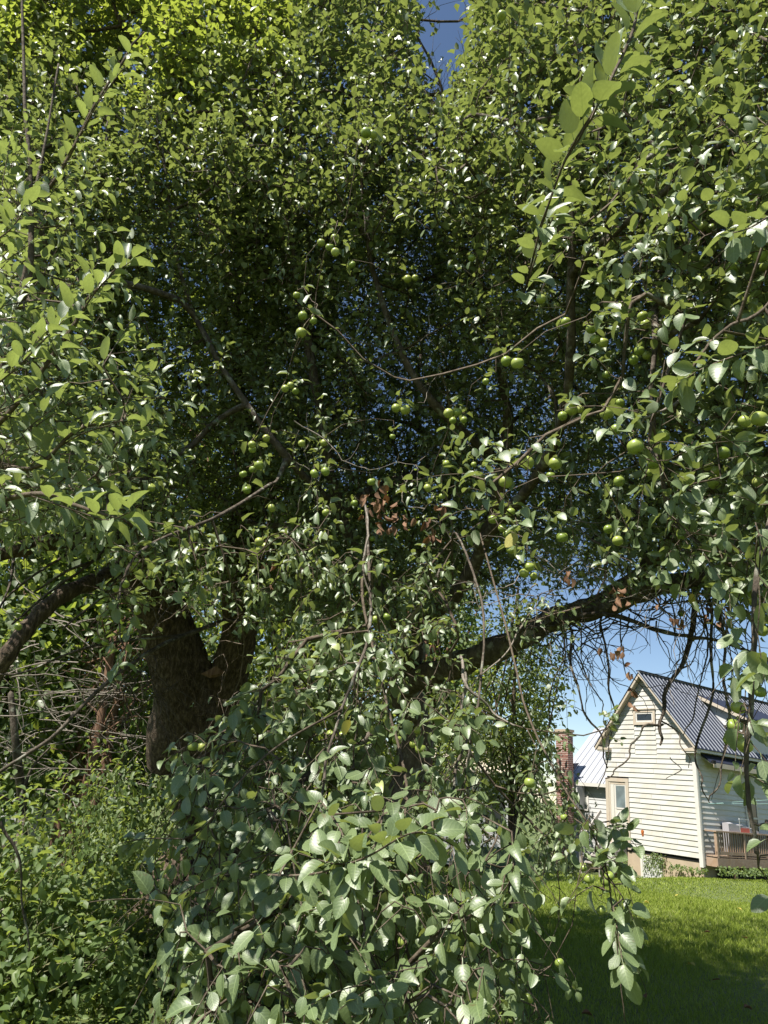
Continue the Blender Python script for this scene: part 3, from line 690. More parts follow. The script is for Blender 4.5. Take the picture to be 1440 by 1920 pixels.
AP += crop(720, 0, 2, [(442,58,38),(1130,10,34),(1162,838,42),(1197,848,38),(1228,858,34),(1308,1003,44),(1414,960,48),(1430,1000,44),(1097,954,28),(915,993,34),(1291,470,30),(330,968,30),(590,1122,40),(980,960,24),(825,636,26),(1430,625,28),(1207,935,26)])
AP += crop(0, 960, 3, [(102,645,46),(654,432,46),(560,595,42),(771,560,38),(679,655,42),(740,665,40),(592,732,36),(552,712,36),(1085,1317,66),(1137,1320,52),(957,1640,60),(444,1083,36),(471,1100,34),(856,184,34),(826,397,30)])
AP += crop(400, 900, 2.88, [(489,1057,56),(796,1150,56),(905,1108,48),(638,1380,58),(697,1385,58),(1058,1322,46),(1101,1350,46),(993,1402,46),(1082,1425,46),(1119,1452,54),(938,738,42),(877,752,42),(841,1420,36),(1135,265,24)])
AP += crop(400, 1300, 2.88, [(617,560,56),(412,675,50),(355,738,56),(408,780,40),(249,820,46),(252,990,44),(452,1195,36),(145,1075,48),(20,838,36),(50,1370,56),(796,1215,34),(1048,1440,70),(1025,1340,56),(1225,1335,52),(1258,868,44),(1387,718,34),(1068,505,38),(118,1577,36),(570,1750,48),(163,1700,48),(127,1775,50),(1360,1280,52)])
AP += crop(840, 1450, 2.4, [(618,277,40),(607,422,42),(635,475,44),(725,462,46),(708,485,42),(690,615,42),(797,715,30),(502,853,46),(363,1010,42),(240,1100,46),(522,198,36),(578,616,34),(368,42,46),(280,1105,36)])
AP += crop(1040, 1200, 3.6, [(1240,455,96),(1208,578,86),(1285,710,96),(1235,640,60),(1300,990,66),(1175,675,66),(1385,350,88)])
AP += crop(840, 900, 2.4, [(1413,628,54),(1412,678,60),(1378,510,54),(1372,540,50),(1095,715,28),(1050,600,30)])
apple_pts = []
for (x, y, d) in AP:
    d *= 1.08; dd = CF * .049 / d
    if y < 1150 and 260 < x < 1000: dd = min(dd, float(near_at(np.array([x]), np.array([y]))[0]) + .25)
    apple_pts.append((at(x, y, dd), dd, d * dd / CF))
# twigs that hold the apples, with a rosette of leaves above each group
seen = []
for P_, dd, dia in apple_pts:
    tr = young if (P_[0] < -1.2 and dd < 2.0) else (right if project(P_)[0] > 1385 else apple)
    top = P_ + np.array([0, 0, dia * .42]); st = top + np.array([rng.uniform(-.01, .01), rng.uniform(0, .012), .028])
    tr.sk.grow(st, nrm(np.array([0, 0, -.6]) + rng.normal(0, .4, 3)), .12)
    if all(np.linalg.norm(P_ - q) > .09 for q in seen):
        seen.append(P_)
        P, D, Nn, S, stems = make_shoots(np.array([st]), np.array([nrm(np.array([0, .25, .6]) + rng.normal(0, .4, 3))]), 5, np.array([.05]), np.array([.07]), np.array([.5]), sunw=.7)
        tr.leaves(P, D, Nn, S)

# ------------------------------------------------------------------ bare twigs in the gap below the arching limb
def bare(tree, start, n, dx, L, r, mat_list, spread=.5, gravity=1.0):
    for _ in range(n):
        p_ = np.array(start) + rng.normal(0, .06, 3); d = nrm(np.array([rng.normal(0, spread), rng.normal(0, spread) - .1, -.2])); pts = [p_]
        m = int(L * rng.uniform(.5, 1.2) / .06)
        for k in range(m):
            d = nrm(d + rng.normal(0, .3, 3) + np.array([dx * .05, 0, -.09 * gravity])); p_ = p_ + d * .06; pts.append(p_)
            if k > 3 and rng.random() < .3:
                q = p_.copy(); e = nrm(d + rng.normal(0, .7, 3)); qq = [q]
                for _k in range(rng.integers(3, 9)):
                    e = nrm(e + rng.normal(0, .25, 3) + np.array([0, 0, -.05])); q = q + e * .04; qq.append(q)
                mat_list.append((np.array(qq), np.linspace(r * .45, r * .2, len(qq))))
        mat_list.append((np.array(pts), np.linspace(r, r * .3, len(pts))))
GREY, DARKT = [], []
for k in range(27):
    q = rng.uniform(0, 1); bare(apple, at(960 + 470 * q, 1195 - 95 * q + rng.uniform(-30, 20), 5.3 - 1.1 * q), 3, 0, .75, .006, DARKT)
for k in range(16):
    q = rng.uniform(0, 1); bare(apple, at(880 + 560 * q, rng.uniform(1030, 1120), 4.6 - .9 * q), 2, 0, .8, .0045, GREY, .6)
for k in range(34):
    bare(apple, at(rng.uniform(480, 1400), rng.uniform(500, 1080), rng.uniform(4.2, 5.4)), 1, 0, .9, .005, GREY, .8, .5)
def cane(pts, r0, r1, L): P = smoothpath([at(*p_) for p_ in pts], 6); P[1:-1] += rng.normal(0, .0015, (len(P) - 2, 3)); P[:, 0] += .012 * np.sin(np.arange(len(P)) * .7 + rng.uniform(0, 6)); L.append((P, np.linspace(r0, r1, len(P))))
cane([(1300, 1105, 4.75), (1296, 1205, 4.3), (1262, 1270, 4.0), (1244, 1320, 3.9), (1240, 1360, 3.8), (1236, 1396, 3.75)], .02, .007, DARKT)
cane([(1240, 1358, 3.85), (1210, 1362, 3.8), (1190, 1390, 3.8), (1178, 1418, 3.75), (1155, 1445, 3.7), (1135, 1460, 3.7)], .007, .003, DARKT)
cane([(1242, 1350, 3.85), (1270, 1375, 3.8), (1285, 1410, 3.7), (1295, 1440, 3.7)], .005, .002, DARKT)
cane([(1255, 1420, 3.8), (1275, 1440, 3.8), (1253, 1460, 3.8)], .003, .002, DARKT)
cane([(1325, 1095, 4.6), (1335, 1190, 4.0), (1333, 1300, 3.8), (1305, 1420, 3.7), (1318, 1470, 3.6), (1326, 1505, 3.6)], .010, .003, DARKT)
cane([(1345, 1090, 4.5), (1355, 1200, 3.8), (1362, 1300, 3.5), (1362, 1400, 3.5), (1345, 1470, 3.4), (1330, 1502, 3.4)], .009, .003, DARKT)
cane([(1310, 1100, 4.7), (1325, 1230, 4.0), (1300, 1330, 3.8), (1285, 1380, 3.8)], .006, .003, DARKT)
cane([(1062, 1155, 5.3), (1070, 1190, 4.9), (1075, 1260, 4.4), (1095, 1330, 4.3), (1125, 1380, 4.2), (1140, 1440, 4.2)], .012, .004, DARKT)
cane([(1072, 1195, 4.9), (1085, 1240, 4.6), (1120, 1300, 4.3), (1130, 1340, 4.2)], .008, .003, DARKT)
cane([(1125, 1145, 5.15), (1130, 1180, 4.7), (1140, 1270, 4.2), (1150, 1330, 4.2), (1145, 1400, 4.1), (1120, 1480, 4.0)], .009, .003, DARKT)
cane([(1440, 950, 3.2), (1380, 1010, 3.0), (1345, 1090, 2.9), (1330, 1140, 2.9)], .006, .003, GREY)
cane([(1290, 740, 2.9), (1240, 770, 2.8), (1195, 800, 2.9), (1180, 830, 3.0)], .008, .003, GREY)
cane([(690, 930, 3.3), (685, 1020, 3.0), (690, 1110, 2.9), (700, 1190, 2.8), (705, 1220, 2.8)], .006, .003, GREY)
cane([(760, 1290, 5.6), (740, 1240, 5.2), (780, 1150, 5.0), (830, 1060, 4.8)], .03, .02, GREY)
cane([(860, 1230, 3.4), (880, 1290, 3.2), (920, 1330, 3.2), (960, 1360, 3.1)], .009, .004, GREY)
cane([(870, 1260, 3.5), (870, 1330, 3.4), (880, 1400, 3.3), (878, 1500, 3.3), (880, 1570, 3.3)], .009, .005, GREY)
cane([(990, 1150, 4.2), (960, 1210, 4.0), (900, 1270, 3.8), (870, 1330, 3.8)], .007, .003, GREY)
cane([(470, 1170, 6.0), (420, 1165, 6.0), (350, 1190, 5.6), (250, 1240, 5.0), (150, 1330, 4.6), (60, 1410, 4.4), (-40, 1470, 4.3)], .022, .010, DARKT)
cane([(350, 1190, 5.7), (250, 1200, 5.4), (140, 1220, 5.0), (50, 1260, 4.8), (-40, 1265, 4.6)], .012, .006, DARKT)
cane([(0, 1540, 4.2), (30, 1600, 4.2), (45, 1700, 4.2), (52, 1790, 4.2)], .010, .006, DARKT)
for (x0, y0, x1, y1) in ((200, 1030, 20, 1170), (190, 1045, 60, 1110), (150, 1020, 10, 1120), (230, 1080, 120, 1180), (30, 1000, -10, 1160)):
    cane([(x0, y0, 5.8), ((x0 + x1) / 2 + 15, (y0 + y1) / 2 - 12, 5.5), (x1, y1, 5.2)], .014, .008, DARKT)

# ------------------------------------------------------------------ build the front trees
def cull(P, S, protect=True):
    x, y, z = project(P); k = z > 1.05
    inw = inpoly(x, y, WINDOW) & (rng.uniform(0, 1, len(P)) < .93)
    inw &= ~((x > 1085) & (x < 1190) & (y > 1500) & (z < 3)) & ~((x > 1080) & (x < 1170) & (y > 1320) & (y < 1400) & (z < 3.6)) & ~((x > 1372) & (y < 1500)) & ~((x > 1385) & (y > 1530) & (y < 1630) & (z < 1.7)) & ~((x > 985) & (x < 1085) & (z > 3.6) & (y < 1700))
    k &= ~inw
    k &= ~(inpoly(x, y, [(665, 925), (720, 905), (850, 920), (840, 1005), (680, 1010)]) & (z < 3.05) & (rng.uniform(0, 1, len(P)) < .85))
    k &= ~(inpoly(x, y, [(985, 1640), (1085, 1640), (1085, 1750), (1060, 1925), (1010, 1925), (1000, 1750)]) & (rng.uniform(0, 1, len(P)) < .8))
    k &= ~(inpoly(x, y, [(1300, 1440), (1372, 1440), (1400, 1530), (1385, 1560), (1395, 1650), (1300, 1650)]) & (z < 20))
    k &= ~(inpoly(x, y, [(775, -300), (870, -300), (878, 60), (845, 185), (800, 190), (790, 80)]) & (rng.uniform(0, 1, len(P)) < .8))
    for A_, dd, dia in apple_pts:                   # keep the fruit visible from the lawn side
        ax, ay, az = project(A_); R_ = CF * dia / dd * 1.1
        k &= ~((z < az + .02) & (z > az - 1.2) & ((x - ax) ** 2 + (y - ay) ** 2 < R_ ** 2) & (rng.uniform(0, 1, len(P)) < .93))
    # clear views that the photograph keeps open
    for poly, dmax, pr in (([(285, 1130), (455, 1150), (440, 1330), (350, 1380), (290, 1300)], 5.0, .93),
                           ([(0, 1030), (190, 1040), (200, 1300), (280, 1350), (330, 1560), (230, 1560), (200, 1640), (0, 1560)], 5.5, .96),
                           ([(0, 1560), (200, 1640), (300, 1700), (290, 1920), (0, 1920)], 4.0, .96),
                           ([(760, 1600), (860, 1610), (860, 1690), (765, 1690)], 9, .8)):
        k &= ~(inpoly(x, y, poly) & (z < dmax) & (rng.uniform(0, 1, len(P)) < pr))
    return k
NTONE = 5
def finish(tree, n_ind=300, first='leaf'):
    NT = SLIM if tree is young else (HI + SLIM[:3] if tree is right else HI)
    P = np.concatenate([a[0] for a in tree.L]); D = np.concatenate([a[1] for a in tree.L]); Nn = np.concatenate([a[2] for a in tree.L]); S = np.concatenate([a[3] for a in tree.L])
    k = cull(P, S); P, D, Nn, S = P[k], D[k], Nn[k], S[k]
    C_ = P + nrm(D) * S[:, None] * .5; x, y, z = project(C_)
    tone = np.clip(rng.beta(2.2, 2.2, len(P)) * .85 + .08 * world_noise(P, 2.5, 9) + .04, 0, .94); tone[rng.uniform(0, 1, len(P)) < .004] = 1.0
    vis = (x > 0) & (x < 1440) & (y > 0) & (y < 1920) & (z > 0)
    app = np.where(vis, S / np.maximum(z, .3), 0); order = np.argsort(-app); ind = order[:n_ind]; ind = ind[app[ind] > 0]
    rest = np.ones(len(P), bool); rest[ind] = False
    # single leaves: shared meshes, one per shape and tone
    cache = {}
    Y = nrm(D); Z = nrm(Nn - (Nn * Y).sum(1, keepdims=True) * Y); X = np.cross(Y, Z); base = wloc(tree.root)
    for i in ind:
        ti = int(rng.integers(0, len(NT))); to = int(min(NTONE - 1, tone[i] * NTONE)); key = (ti, to)
        if key not in cache:
            v, f_, u_ = NT[ti]; o = mesh_obj(first, v, f_, tree.lm, None, True, u_, np.full(len(v), (to + .5) / NTONE * .93)); cache[key] = o.data
        else: o = bpy.data.objects.new(first, cache[key]); COL.objects.link(o)
        o.parent = tree.root; s = float(S[i]); q = P[i] - base
        o.matrix_local = Matrix([[X[i, r] * s, Y[i, r] * s, Z[i, r] * s, q[r]] for r in range(3)] + [[0, 0, 0, 1]])
    inframe = (x > -120) & (x < 1560) & (y > -120) & (y < 2040)
    tiers = ((rest & (z < 2.9) & inframe, NT), (rest & (z >= 2.9) & (z < 5.6) & inframe, MD), (rest & ((z >= 5.6) | ~inframe) & ~((z < 5.6) & inframe), LO))
    L = []
    for k, T in tiers:
        if k.sum(): L.append(build_leaves(P[k], D[k], Nn[k], S[k], tone[k], T))
    off = 0; V_, F2, U2, T2 = [], [], [], []
    for v, f_, u_, t in L: V_.append(v); F2.append(f_ + off); U2.append(u_); T2.append(t); off += len(v)
    o = mesh_obj('foliage', np.concatenate(V_), np.concatenate(F2), tree.lm, tree.root, True, np.concatenate(U2), np.concatenate(T2)); o['kind'] = 'stuff'
    big, sm = tree.sk.mesh()
    limbs = [i for i, ids in enumerate(tree.sk.paths) if ids[-1] in tree.sk.fix and max(tree.sk.fix[j] for j in ids if j in tree.sk.fix) > .02]
    bigP, bigR = big
    smP, smR = sm
    st = [s_ for s_ in tree.stems if len(s_) > 1]
    V, F3 = tubes(smP + st, smR + [np.linspace(.0019, .0009, len(s_)) for s_ in st], 3)
    o = mesh_obj('twig_mass', V, F3, MB_['twig'], tree.root, True); o['kind'] = 'stuff'
    print(tree.root.name, 'leaves', len(P), 'nodes', tree.sk.n, 'tris', sum(len(l[1]) for l in L), len(F3))
    for Pp, Rr in zip(bigP, bigR):
        if Rr.max() < .02: continue
        wig = 1 + .12 * np.sin(np.arange(len(Rr)) * 1.7 + rng.uniform(0, 6))
        V, F3 = tubes([smoothpath(Pp, 3)], [np.interp(np.linspace(0, 1, (len(Pp) - 1) * 3 + 1), np.linspace(0, 1, len(Pp)), Rr * wig)], 12 if Rr.max() > .05 else 8)
        V = V + (world_noise(V, 16, 31) * .05 * Rr.max() + world_noise(V, 45, 32) * .035 * Rr.max())[:, None] * np.array([[.6, .3, .75]])
        mesh_obj('limb' if Rr.max() > .05 else 'branch', V, F3, tree.bark, tree.root, True)
    pp = [(a, b) for a, b in zip(bigP, bigR) if b.max() < .02]
    V, F3 = tubes([a for a, b in pp], [b for a, b in pp], 5); o = mesh_obj('small_branches', V, F3, tree.bark, tree.root, True); o['kind'] = 'stuff'
    o.name = 'branchwork'
finish(apple, 300); finish(young, 120); finish(right, 120); finish(old, 0)

V, F3 = tubes([a for a, b in DARKT], [b for a, b in DARKT], 4); o = mesh_obj('bare_twig', V, F3, MB_['apple'], apple.root, True); o['kind'] = 'stuff'
V, F3 = tubes([a for a, b in GREY], [b for a, b in GREY], 4); o = mesh_obj('dry_twig', V, F3, MB_['greytwig'], apple.root, True); o['kind'] = 'stuff'

# apples as parts of their tree
def apple_mesh(k):
    r = np.random.default_rng(k); nu, nv = 14, 9; V = [(0, 0, .36)]; asp = r.uniform(.88, .97)
    for i in range(1, nv):
        th = math.pi * i / nv; 
        for j in range(nu):
            ph = 2 * math.pi * j / nu; rr = .5 * math.sin(th) ** .9 * (1 + .025 * math.cos(5 * ph) * (th > 2)) * (1 + .03 * math.sin(ph + k))
            z = .5 * asp * math.cos(th) * (1 - .0 * th); z -= .14 * math.exp(-(th / .45) ** 2); z += .07 * math.exp(-((math.pi - th) / .4) ** 2)
            V.append((rr * math.cos(ph), rr * math.sin(ph), z))
    V.append((0, 0, -.40)); F_ = []
    for j in range(nu): F_.append((0, 1 + j, 1 + (j + 1) % nu))
    for i in range(nv - 2):
        for j in range(nu): a = 1 + i * nu + j; b = 1 + i * nu + (j + 1) % nu; F_.append((a, a + nu, b + nu, b))
    e = 1 + (nv - 2) * nu; L = len(V) - 1
    for j in range(nu): F_.append((e + j, L, e + (j + 1) % nu))
    return V, F_
AM = []
for k in range(3):
    V, F_ = apple_mesh(k); o = mesh_obj('apple', V, F_, MAPPLE, None, True); AM.append(o.data); bpy.data.objects.remove(o)
V, F_ = tubes([np.array([[0, 0, .33], [.02, .01, .6], [.06, 0, .95]])], [np.array([.022, .018, .03])], 5); o = mesh_obj('stalk', V, F_, MSTALK, None, True); SM_ = o.data; bpy.data.objects.remove(o)
cv = []; cf = []
for j in range(5):
    a = j * 1.2566; b = len(cv); cv += [(.03 * math.cos(a - .5), .03 * math.sin(a - .5), -.40), (.03 * math.cos(a + .5), .03 * math.sin(a + .5), -.40), (.1 * math.cos(a), .1 * math.sin(a), -.49)]; cf.append((b, b + 1, b + 2))
o = mesh_obj('calyx', cv, cf, MCAL, None); CM_ = o.data; bpy.data.objects.remove(o)
for P_, dd, dia in apple_pts:
    tr = young if (P_[0] < -1.2 and dd < 2.0) else (right if project(P_)[0] > 1385 else apple)
    o = bpy.data.objects.new('apple', random.choice(AM)); COL.objects.link(o); o.parent = tr.root
    q = P_ - wloc(tr.root); o.location = [float(x) for x in q]; o.scale = [float(dia) * random.uniform(.82, 1.1)] * 3
    o.rotation_euler = (random.gauss(0, .35), random.gauss(0, .35), random.uniform(0, 6.28))
    for nm, me in (('stalk', SM_), ('calyx', CM_)):
        c = bpy.data.objects.new(nm, me); COL.objects.link(c); c.parent = o

# dead brown leaves and a few yellow ones, single parts of the apple tree
def single(name, mat, x, y, d, size, label=None):
    ti = random.randrange(len(HI)); v, f_, u_ = HI[ti]; v = v.copy(); v[:, 2] += .35 * np.abs(v[:, 0]) * 2 * (mat is ML['dead'])
    D = nrm(np.array([0, 0, -1.0]) + rng.normal(0, .5, 3)); Nn = nrm(SUNV * .5 + rng.normal(0, .6, 3)); Z = nrm(Nn - (Nn @ D) * D); X = np.cross(D, Z); P_ = at(x, y, d)
    W = P_ + size * (v[:, 0:1] * X + v[:, 1:2] * D + v[:, 2:3] * Z)
    o = mesh_obj(name, W, f_, mat, apple.root, True, u_, np.full(len(v), rng.uniform(.1, .9)), origin=P_)
    if label: o['label'] = label
for cx_, cy_, sx, sy_, n, d in ((712, 945, 18, 20, 22, 2.9), (745, 980, 24, 14, 16, 2.95), (800, 990, 10, 12, 8, 3.0), (825, 945, 6, 12, 5, 2.9), (1165, 1110, 14, 14, 9, 3.4), (1150, 1215, 14, 8, 7, 3.6), (1182, 1255, 5, 8, 3, 3.6), (1065, 1082, 16, 6, 5, 3.3), (1270, 1165, 12, 10, 6, 3.4), (1340, 1150, 16, 14, 7, 3.2), (505, 1080, 5, 12, 3, 3.4), (1230, 1125, 5, 8, 2, 3.4), (1185, 1300, 6, 16, 4, 3.7)):
    for _ in range(n): single('dead_leaf', ML['dead'], rng.normal(cx_, sx), rng.normal(cy_, sy_), d + rng.uniform(-.08, .08), rng.uniform(.025, .048), 'curled brown dead leaf')
for x, y, d, s in ((968, 1000, 2.3, .06), (655, 1350, 1.95, .045), (1298, 1113, 3.0, .05), (1335, 1170, 3.0, .055), (755, 910, 2.5, .03), (1190, 1130, 3.2, .03), (545, 1840, 1.9, .04)):
    single('yellow_leaf', ML['yellow'], x, y, d, s, 'yellowed leaf')

# ------------------------------------------------------------------ old tree trunk, carved
def trunk(name, path, radii, mat, parent, nu=190, nv=190, flute=.13, fiss=.065, seed=1, twist=.3):
    r = np.random.default_rng(seed); P = smoothpath(path, 16); R = np.interp(np.linspace(0, 1, len(P)), np.linspace(0, 1, len(radii)), radii)
    s = np.linspace(0, len(P) - 1, nv); P = np.stack([np.interp(s, np.arange(len(P)), P[:, c]) for c in range(3)], 1); R = np.interp(s, np.arange(len(R)), R)
    th = np.linspace(0, 2 * math.pi, nu, endpoint=False); h = np.linspace(0, 1, nv)
    TH, H = np.meshgrid(th, h); f_ = np.zeros_like(TH)
    for k in range(4): f_ += np.sin(TH * (k + 2) + r.uniform(0, 6) + H * r.uniform(-3, 3)) / (k + 1.5)
    g = np.zeros_like(TH)
    for k in range(22):
        m = int(r.integers(14, 44)); g += np.sin(m * (TH + twist * H) + r.uniform(0, 6) + 3 * np.sin(H * r.uniform(4, 30) + r.uniform(0, 6) + TH * 2)) / 22 ** .5
    g = -np.abs(g) * 1.0 + .4
    RR = R[:, None] * (1 + flute * f_ + fiss * g)
    T = nrm(np.gradient(P, axis=0)); Aa = nrm(np.cross(T, np.array([.05, 1, 0.0]))); B = np.cross(T, Aa)
    V = P[:, None, :] + RR[..., None] * (Aa[:, None, :] * np.cos(TH)[..., None] + B[:, None, :] * np.sin(TH)[..., None])
    i = np.arange(nv - 1)[:, None] * nu; j = np.arange(nu)[None, :]; j2 = (j + 1) % nu
    F_ = np.stack([i + j, i + j2, i + nu + j2, i + nu + j], -1).reshape(-1, 4)
    return mesh_obj(name, V.reshape(-1, 3), F_, mat, parent, True)
g0 = np.array([-1.95, 7.3, -.2])
trunk('trunk', [g0, at(395, 1600, 7.1), at(380, 1450, 6.9), at(375, 1360, 6.8), at(365, 1320, 6.75)], [.50, .38, .31, .29, .24], MB_['old'], old.root, seed=2)
trunk('stem', [at(375, 1400, 6.8), at(345, 1280, 6.7), at(312, 1180, 6.65), at(270, 1060, 6.5), at(240, 950, 6.4)], [.26, .27, .24, .21, .18], MB_['old'], old.root, seed=3)
trunk('stem', [at(390, 1420, 6.9), at(420, 1300, 6.9), at(448, 1190, 6.9), at(452, 1080, 6.9), at(460, 960, 6.9)], [.22, .20, .17, .20, .17], MB_['old'], old.root, seed=4)
# torn reddish wood in the fork
q = at(405, 1262, 6.45); vs = [q + rng.normal(0, .5, 3) * np.array([.09, .04, .05]) * (.4 + rng.random()) for _ in range(40)]
import bmesh
bm = bmesh.new()
for v_ in vs: bm.verts.new(v_)
bmesh.ops.convex_hull(bm, input=bm.verts); me = bpy.data.meshes.new('torn_wood')
for v_ in bm.verts: v_.co -= old.root.location
bm.to_mesh(me); bm.free(); me.materials.append(MB_['cedar']); o = bpy.data.objects.new('torn_wood', me); COL.objects.link(o); o.parent = old.root; o['label'] = 'torn reddish wood in the fork'
# hanging dry twigs by the fork
L_ = []
for k in range(26): bare(old, at(rng.uniform(240, 300), rng.uniform(1220, 1300), 5.9), 1, .3, .8, .006, L_, .3, 1.4)
V, F3 = tubes([a for a, b in L_], [b for a, b in L_], 3); o = mesh_obj('hanging_twig', V, F3, MB_['twig'], old.root, True); o['kind'] = 'stuff'

# ================================================================== BACKGROUND TREES AND UNDERGROWTH
def blob_tree(name, loc, label, cat, H, crown, n, size, lm, bark, trunk_r=.12, group=None, T=LO, lean=(0, 0), stick=.6, bottom=.1, kstem=7, keep=None):
    """tree with trunk, limbs and a leaf-by-leaf crown. crown: list of (dx,dy,z,rx,ry,rz)"""
    root = thing(name, loc, label, cat, group); base = np.array(loc, float)
    C_ = np.array(crown, float); vol = C_[:, 3] * C_[:, 4] * C_[:, 5]; pick = rng.choice(len(C_), n, p=vol / vol.sum())
    u_ = nrm(rng.normal(0, 1, (n, 3))) * (rng.uniform(0, 1, (n, 1)) ** .42); P = base + C_[pick, :3] + u_ * C_[pick, 3:]
    nz = world_noise(P, 2.2 / max(size * 12, .6), 21); k = nz > -.25; P = P[k]; u_ = u_[k]
    k = P[:, 2] > bottom; 
    if keep is not None: k &= keep(P)
    P = P[k]; u_ = u_[k]; n = len(P)
    D = nrm(u_ * .6 + rng.normal(0, .6, (n, 3)) + np.array([0, 0, -.2])); Nn = nrm(SUNV * .3 + np.array([0, 0, .5]) + rng.normal(0, .5, (n, 3)))
    tone = np.clip(rng.beta(2, 2, n) + .15 * world_noise(P, 1.5, 4), 0, .94)
    V, F_, U_, T_ = build_leaves(P, D, Nn, size * rng.uniform(.6, 1.3, n), tone, T)
    o = mesh_obj('crown', V, F_, lm, root, True, U_, T_)
    top = base + np.array([lean[0], lean[1], H])
    Pt = smoothpath([base - np.array([0, 0, .1]), base * .6 + top * .4 + rng.normal(0, .1, 3) * [1, 1, 0], top], 8)
    V, F_ = tubes([Pt], [np.linspace(trunk_r, trunk_r * .25, len(Pt))], 10); mesh_obj('trunk', V, F_, bark, root, True)
    pt, rd = [], []
    for _ in range(kstem * 4):
        s = Pt[rng.integers(len(Pt) // 4, len(Pt))]; e = P[rng.integers(0, n)]; m = (s + e) / 2 + rng.normal(0, .12, 3) + np.array([0, 0, .2])
        b = smoothpath([s, m, e], 4); pt.append(b); rd.append(np.linspace(trunk_r * .3, .006, len(b)))
    V, F_ = tubes(pt, rd, 4); o = mesh_obj('branches', V, F_, bark, root, True); o.name = 'branchwork'; o['kind'] = 'stuff'
    return root
def gp(px, dist):
    """ground point under photo column px at ground distance dist"""
    d = FW + RT * ((px - 720) / CF) - UP * ((1560 - 960) / CF); d = d / math.hypot(d[0], d[1]); x, y = d[0] * dist, d[1] * dist
    return (x, y, float(ground_z(x, y)))
WOOD = 'trees of the wood behind the lawn'
def clear(P):
    x, y, z = project(P); return ~inpoly(x, y, [(1010, 1130), (1440, 1100), (1600, 1900), (960, 1900), (985, 1640), (1040, 1640), (1040, 1300)])
blob_tree('cedar_tree', gp(790, 15), 'cedar with reddish shredding trunk on the lawn behind the hanging apple branch', 'tree', 7, [(0, 0, 4.2, 1.2, 1.2, 1.6), (.2, 0, 6, 1.0, 1.0, 1.5), (.2, .2, 3.0, 1.4, 1.2, .7)], 12000, .10, ML['needle'], MB_['cedar'], .22, keep=clear)
blob_tree('small_leaved_tree', gp(965, 10.5), 'slim small leaved tree between the apple tree and the chimney', 'tree', 4.6, [(0, 0, 3.4, .75, .8, 1.0), (.1, 0, 2.3, .6, .6, .9), (-.4, 0, 2.6, .7, .6, 1.0), (.35, -.3, 1.6, .35, .5, .7), (-.6, .2, 1.7, .6, .6, .9)], 12000, .062, ML['old'], MB_['twig'], .06, T=MD, keep=None)
spec = [(-260, 12, 8, 2.4, 'dense dark tree at the far left edge of the wood'), (-60, 13.5, 9, 2.4, 'leafy tree with dry lower branches behind the left limb'), (120, 12, 8.5, 2.2, 'sunlit feathery cedar between the left limb and the twin trunk'),
        (240, 15, 10, 2.6, 'tall green tree straight behind the fork of the twin trunk'), (480, 13, 9, 2.3, 'broad tree right of the twin trunk in deep shade'), (600, 16, 10, 2.6, 'tall tree seen behind the drooping grey twig'),
        (700, 20, 10, 2.8, 'distant green tree left of the red cedar trunk'), (900, 27, 8.5, 2.4, 'green tree behind the pale shed'), (400, 22, 12, 3.2, 'high tree at the back of the wood above the twin trunk'), (20, 20, 12, 3.2, 'high tree at the back of the wood on the left')]
for i, (px_, d_, H_, r_, lab) in enumerate(spec):
    g = gp(px_, d_); lm = ML['needle'] if i in (1, 2) else ML['old']
    cr = [(0, 0, H_ * .72, r_, r_, H_ * .27), (r_ * .4, 0, H_ * .42, r_ * .95, r_, H_ * .25), (-r_ * .5, .2, H_ * .35, r_ * .8, r_, H_ * .25), (0, 0, H_ * .2, r_ * 1.0, r_ * .8, H_ * .16)]
    blob_tree('wood_tree', g, lab, 'tree', H_ * .9, cr, 11000, .11 + .003 * d_, lm, MB_['cedar'] if i in (1, 2) else MB_['apple'], .16, WOOD, keep=clear)
# thicket of dry branches on the left
root = thing('dry_thicket', gp(110, 9), 'tangle of bare grey branches under the left limb beside the twin trunk', 'thicket')
L_ = []
for k in range(75):
    s = at(rng.uniform(-60, 270), rng.uniform(1150, 1500), rng.uniform(7.2, 10)); pts = [s]; d = nrm(np.array([rng.choice([-1, 1]) * rng.uniform(.5, 1), rng.normal(0, .3), rng.uniform(-.2, .5)]))
    for j in range(int(rng.integers(8, 18))):
        d = nrm(d + rng.normal(0, .12, 3) + np.array([0, 0, -.03])); s = s + d * .09; pts.append(s)
        if rng.random() < .5:
            q = s.copy(); e = nrm(d + rng.normal(0, .6, 3)); qq = [q]
            for _k in range(rng.integers(3, 8)): e = nrm(e + rng.normal(0, .2, 3)); q = q + e * .05; qq.append(q)
            L_.append((np.array(qq), np.linspace(.004, .0018, len(qq))))
    L_.append((np.array(pts), np.linspace(.011, .003, len(pts))))
V, F3 = tubes([a for a, b in L_], [b for a, b in L_], 3); o = mesh_obj('dry_branches', V, F3, MB_['greytwig'], root, True); o.name = 'tangle'; o['kind'] = 'stuff'
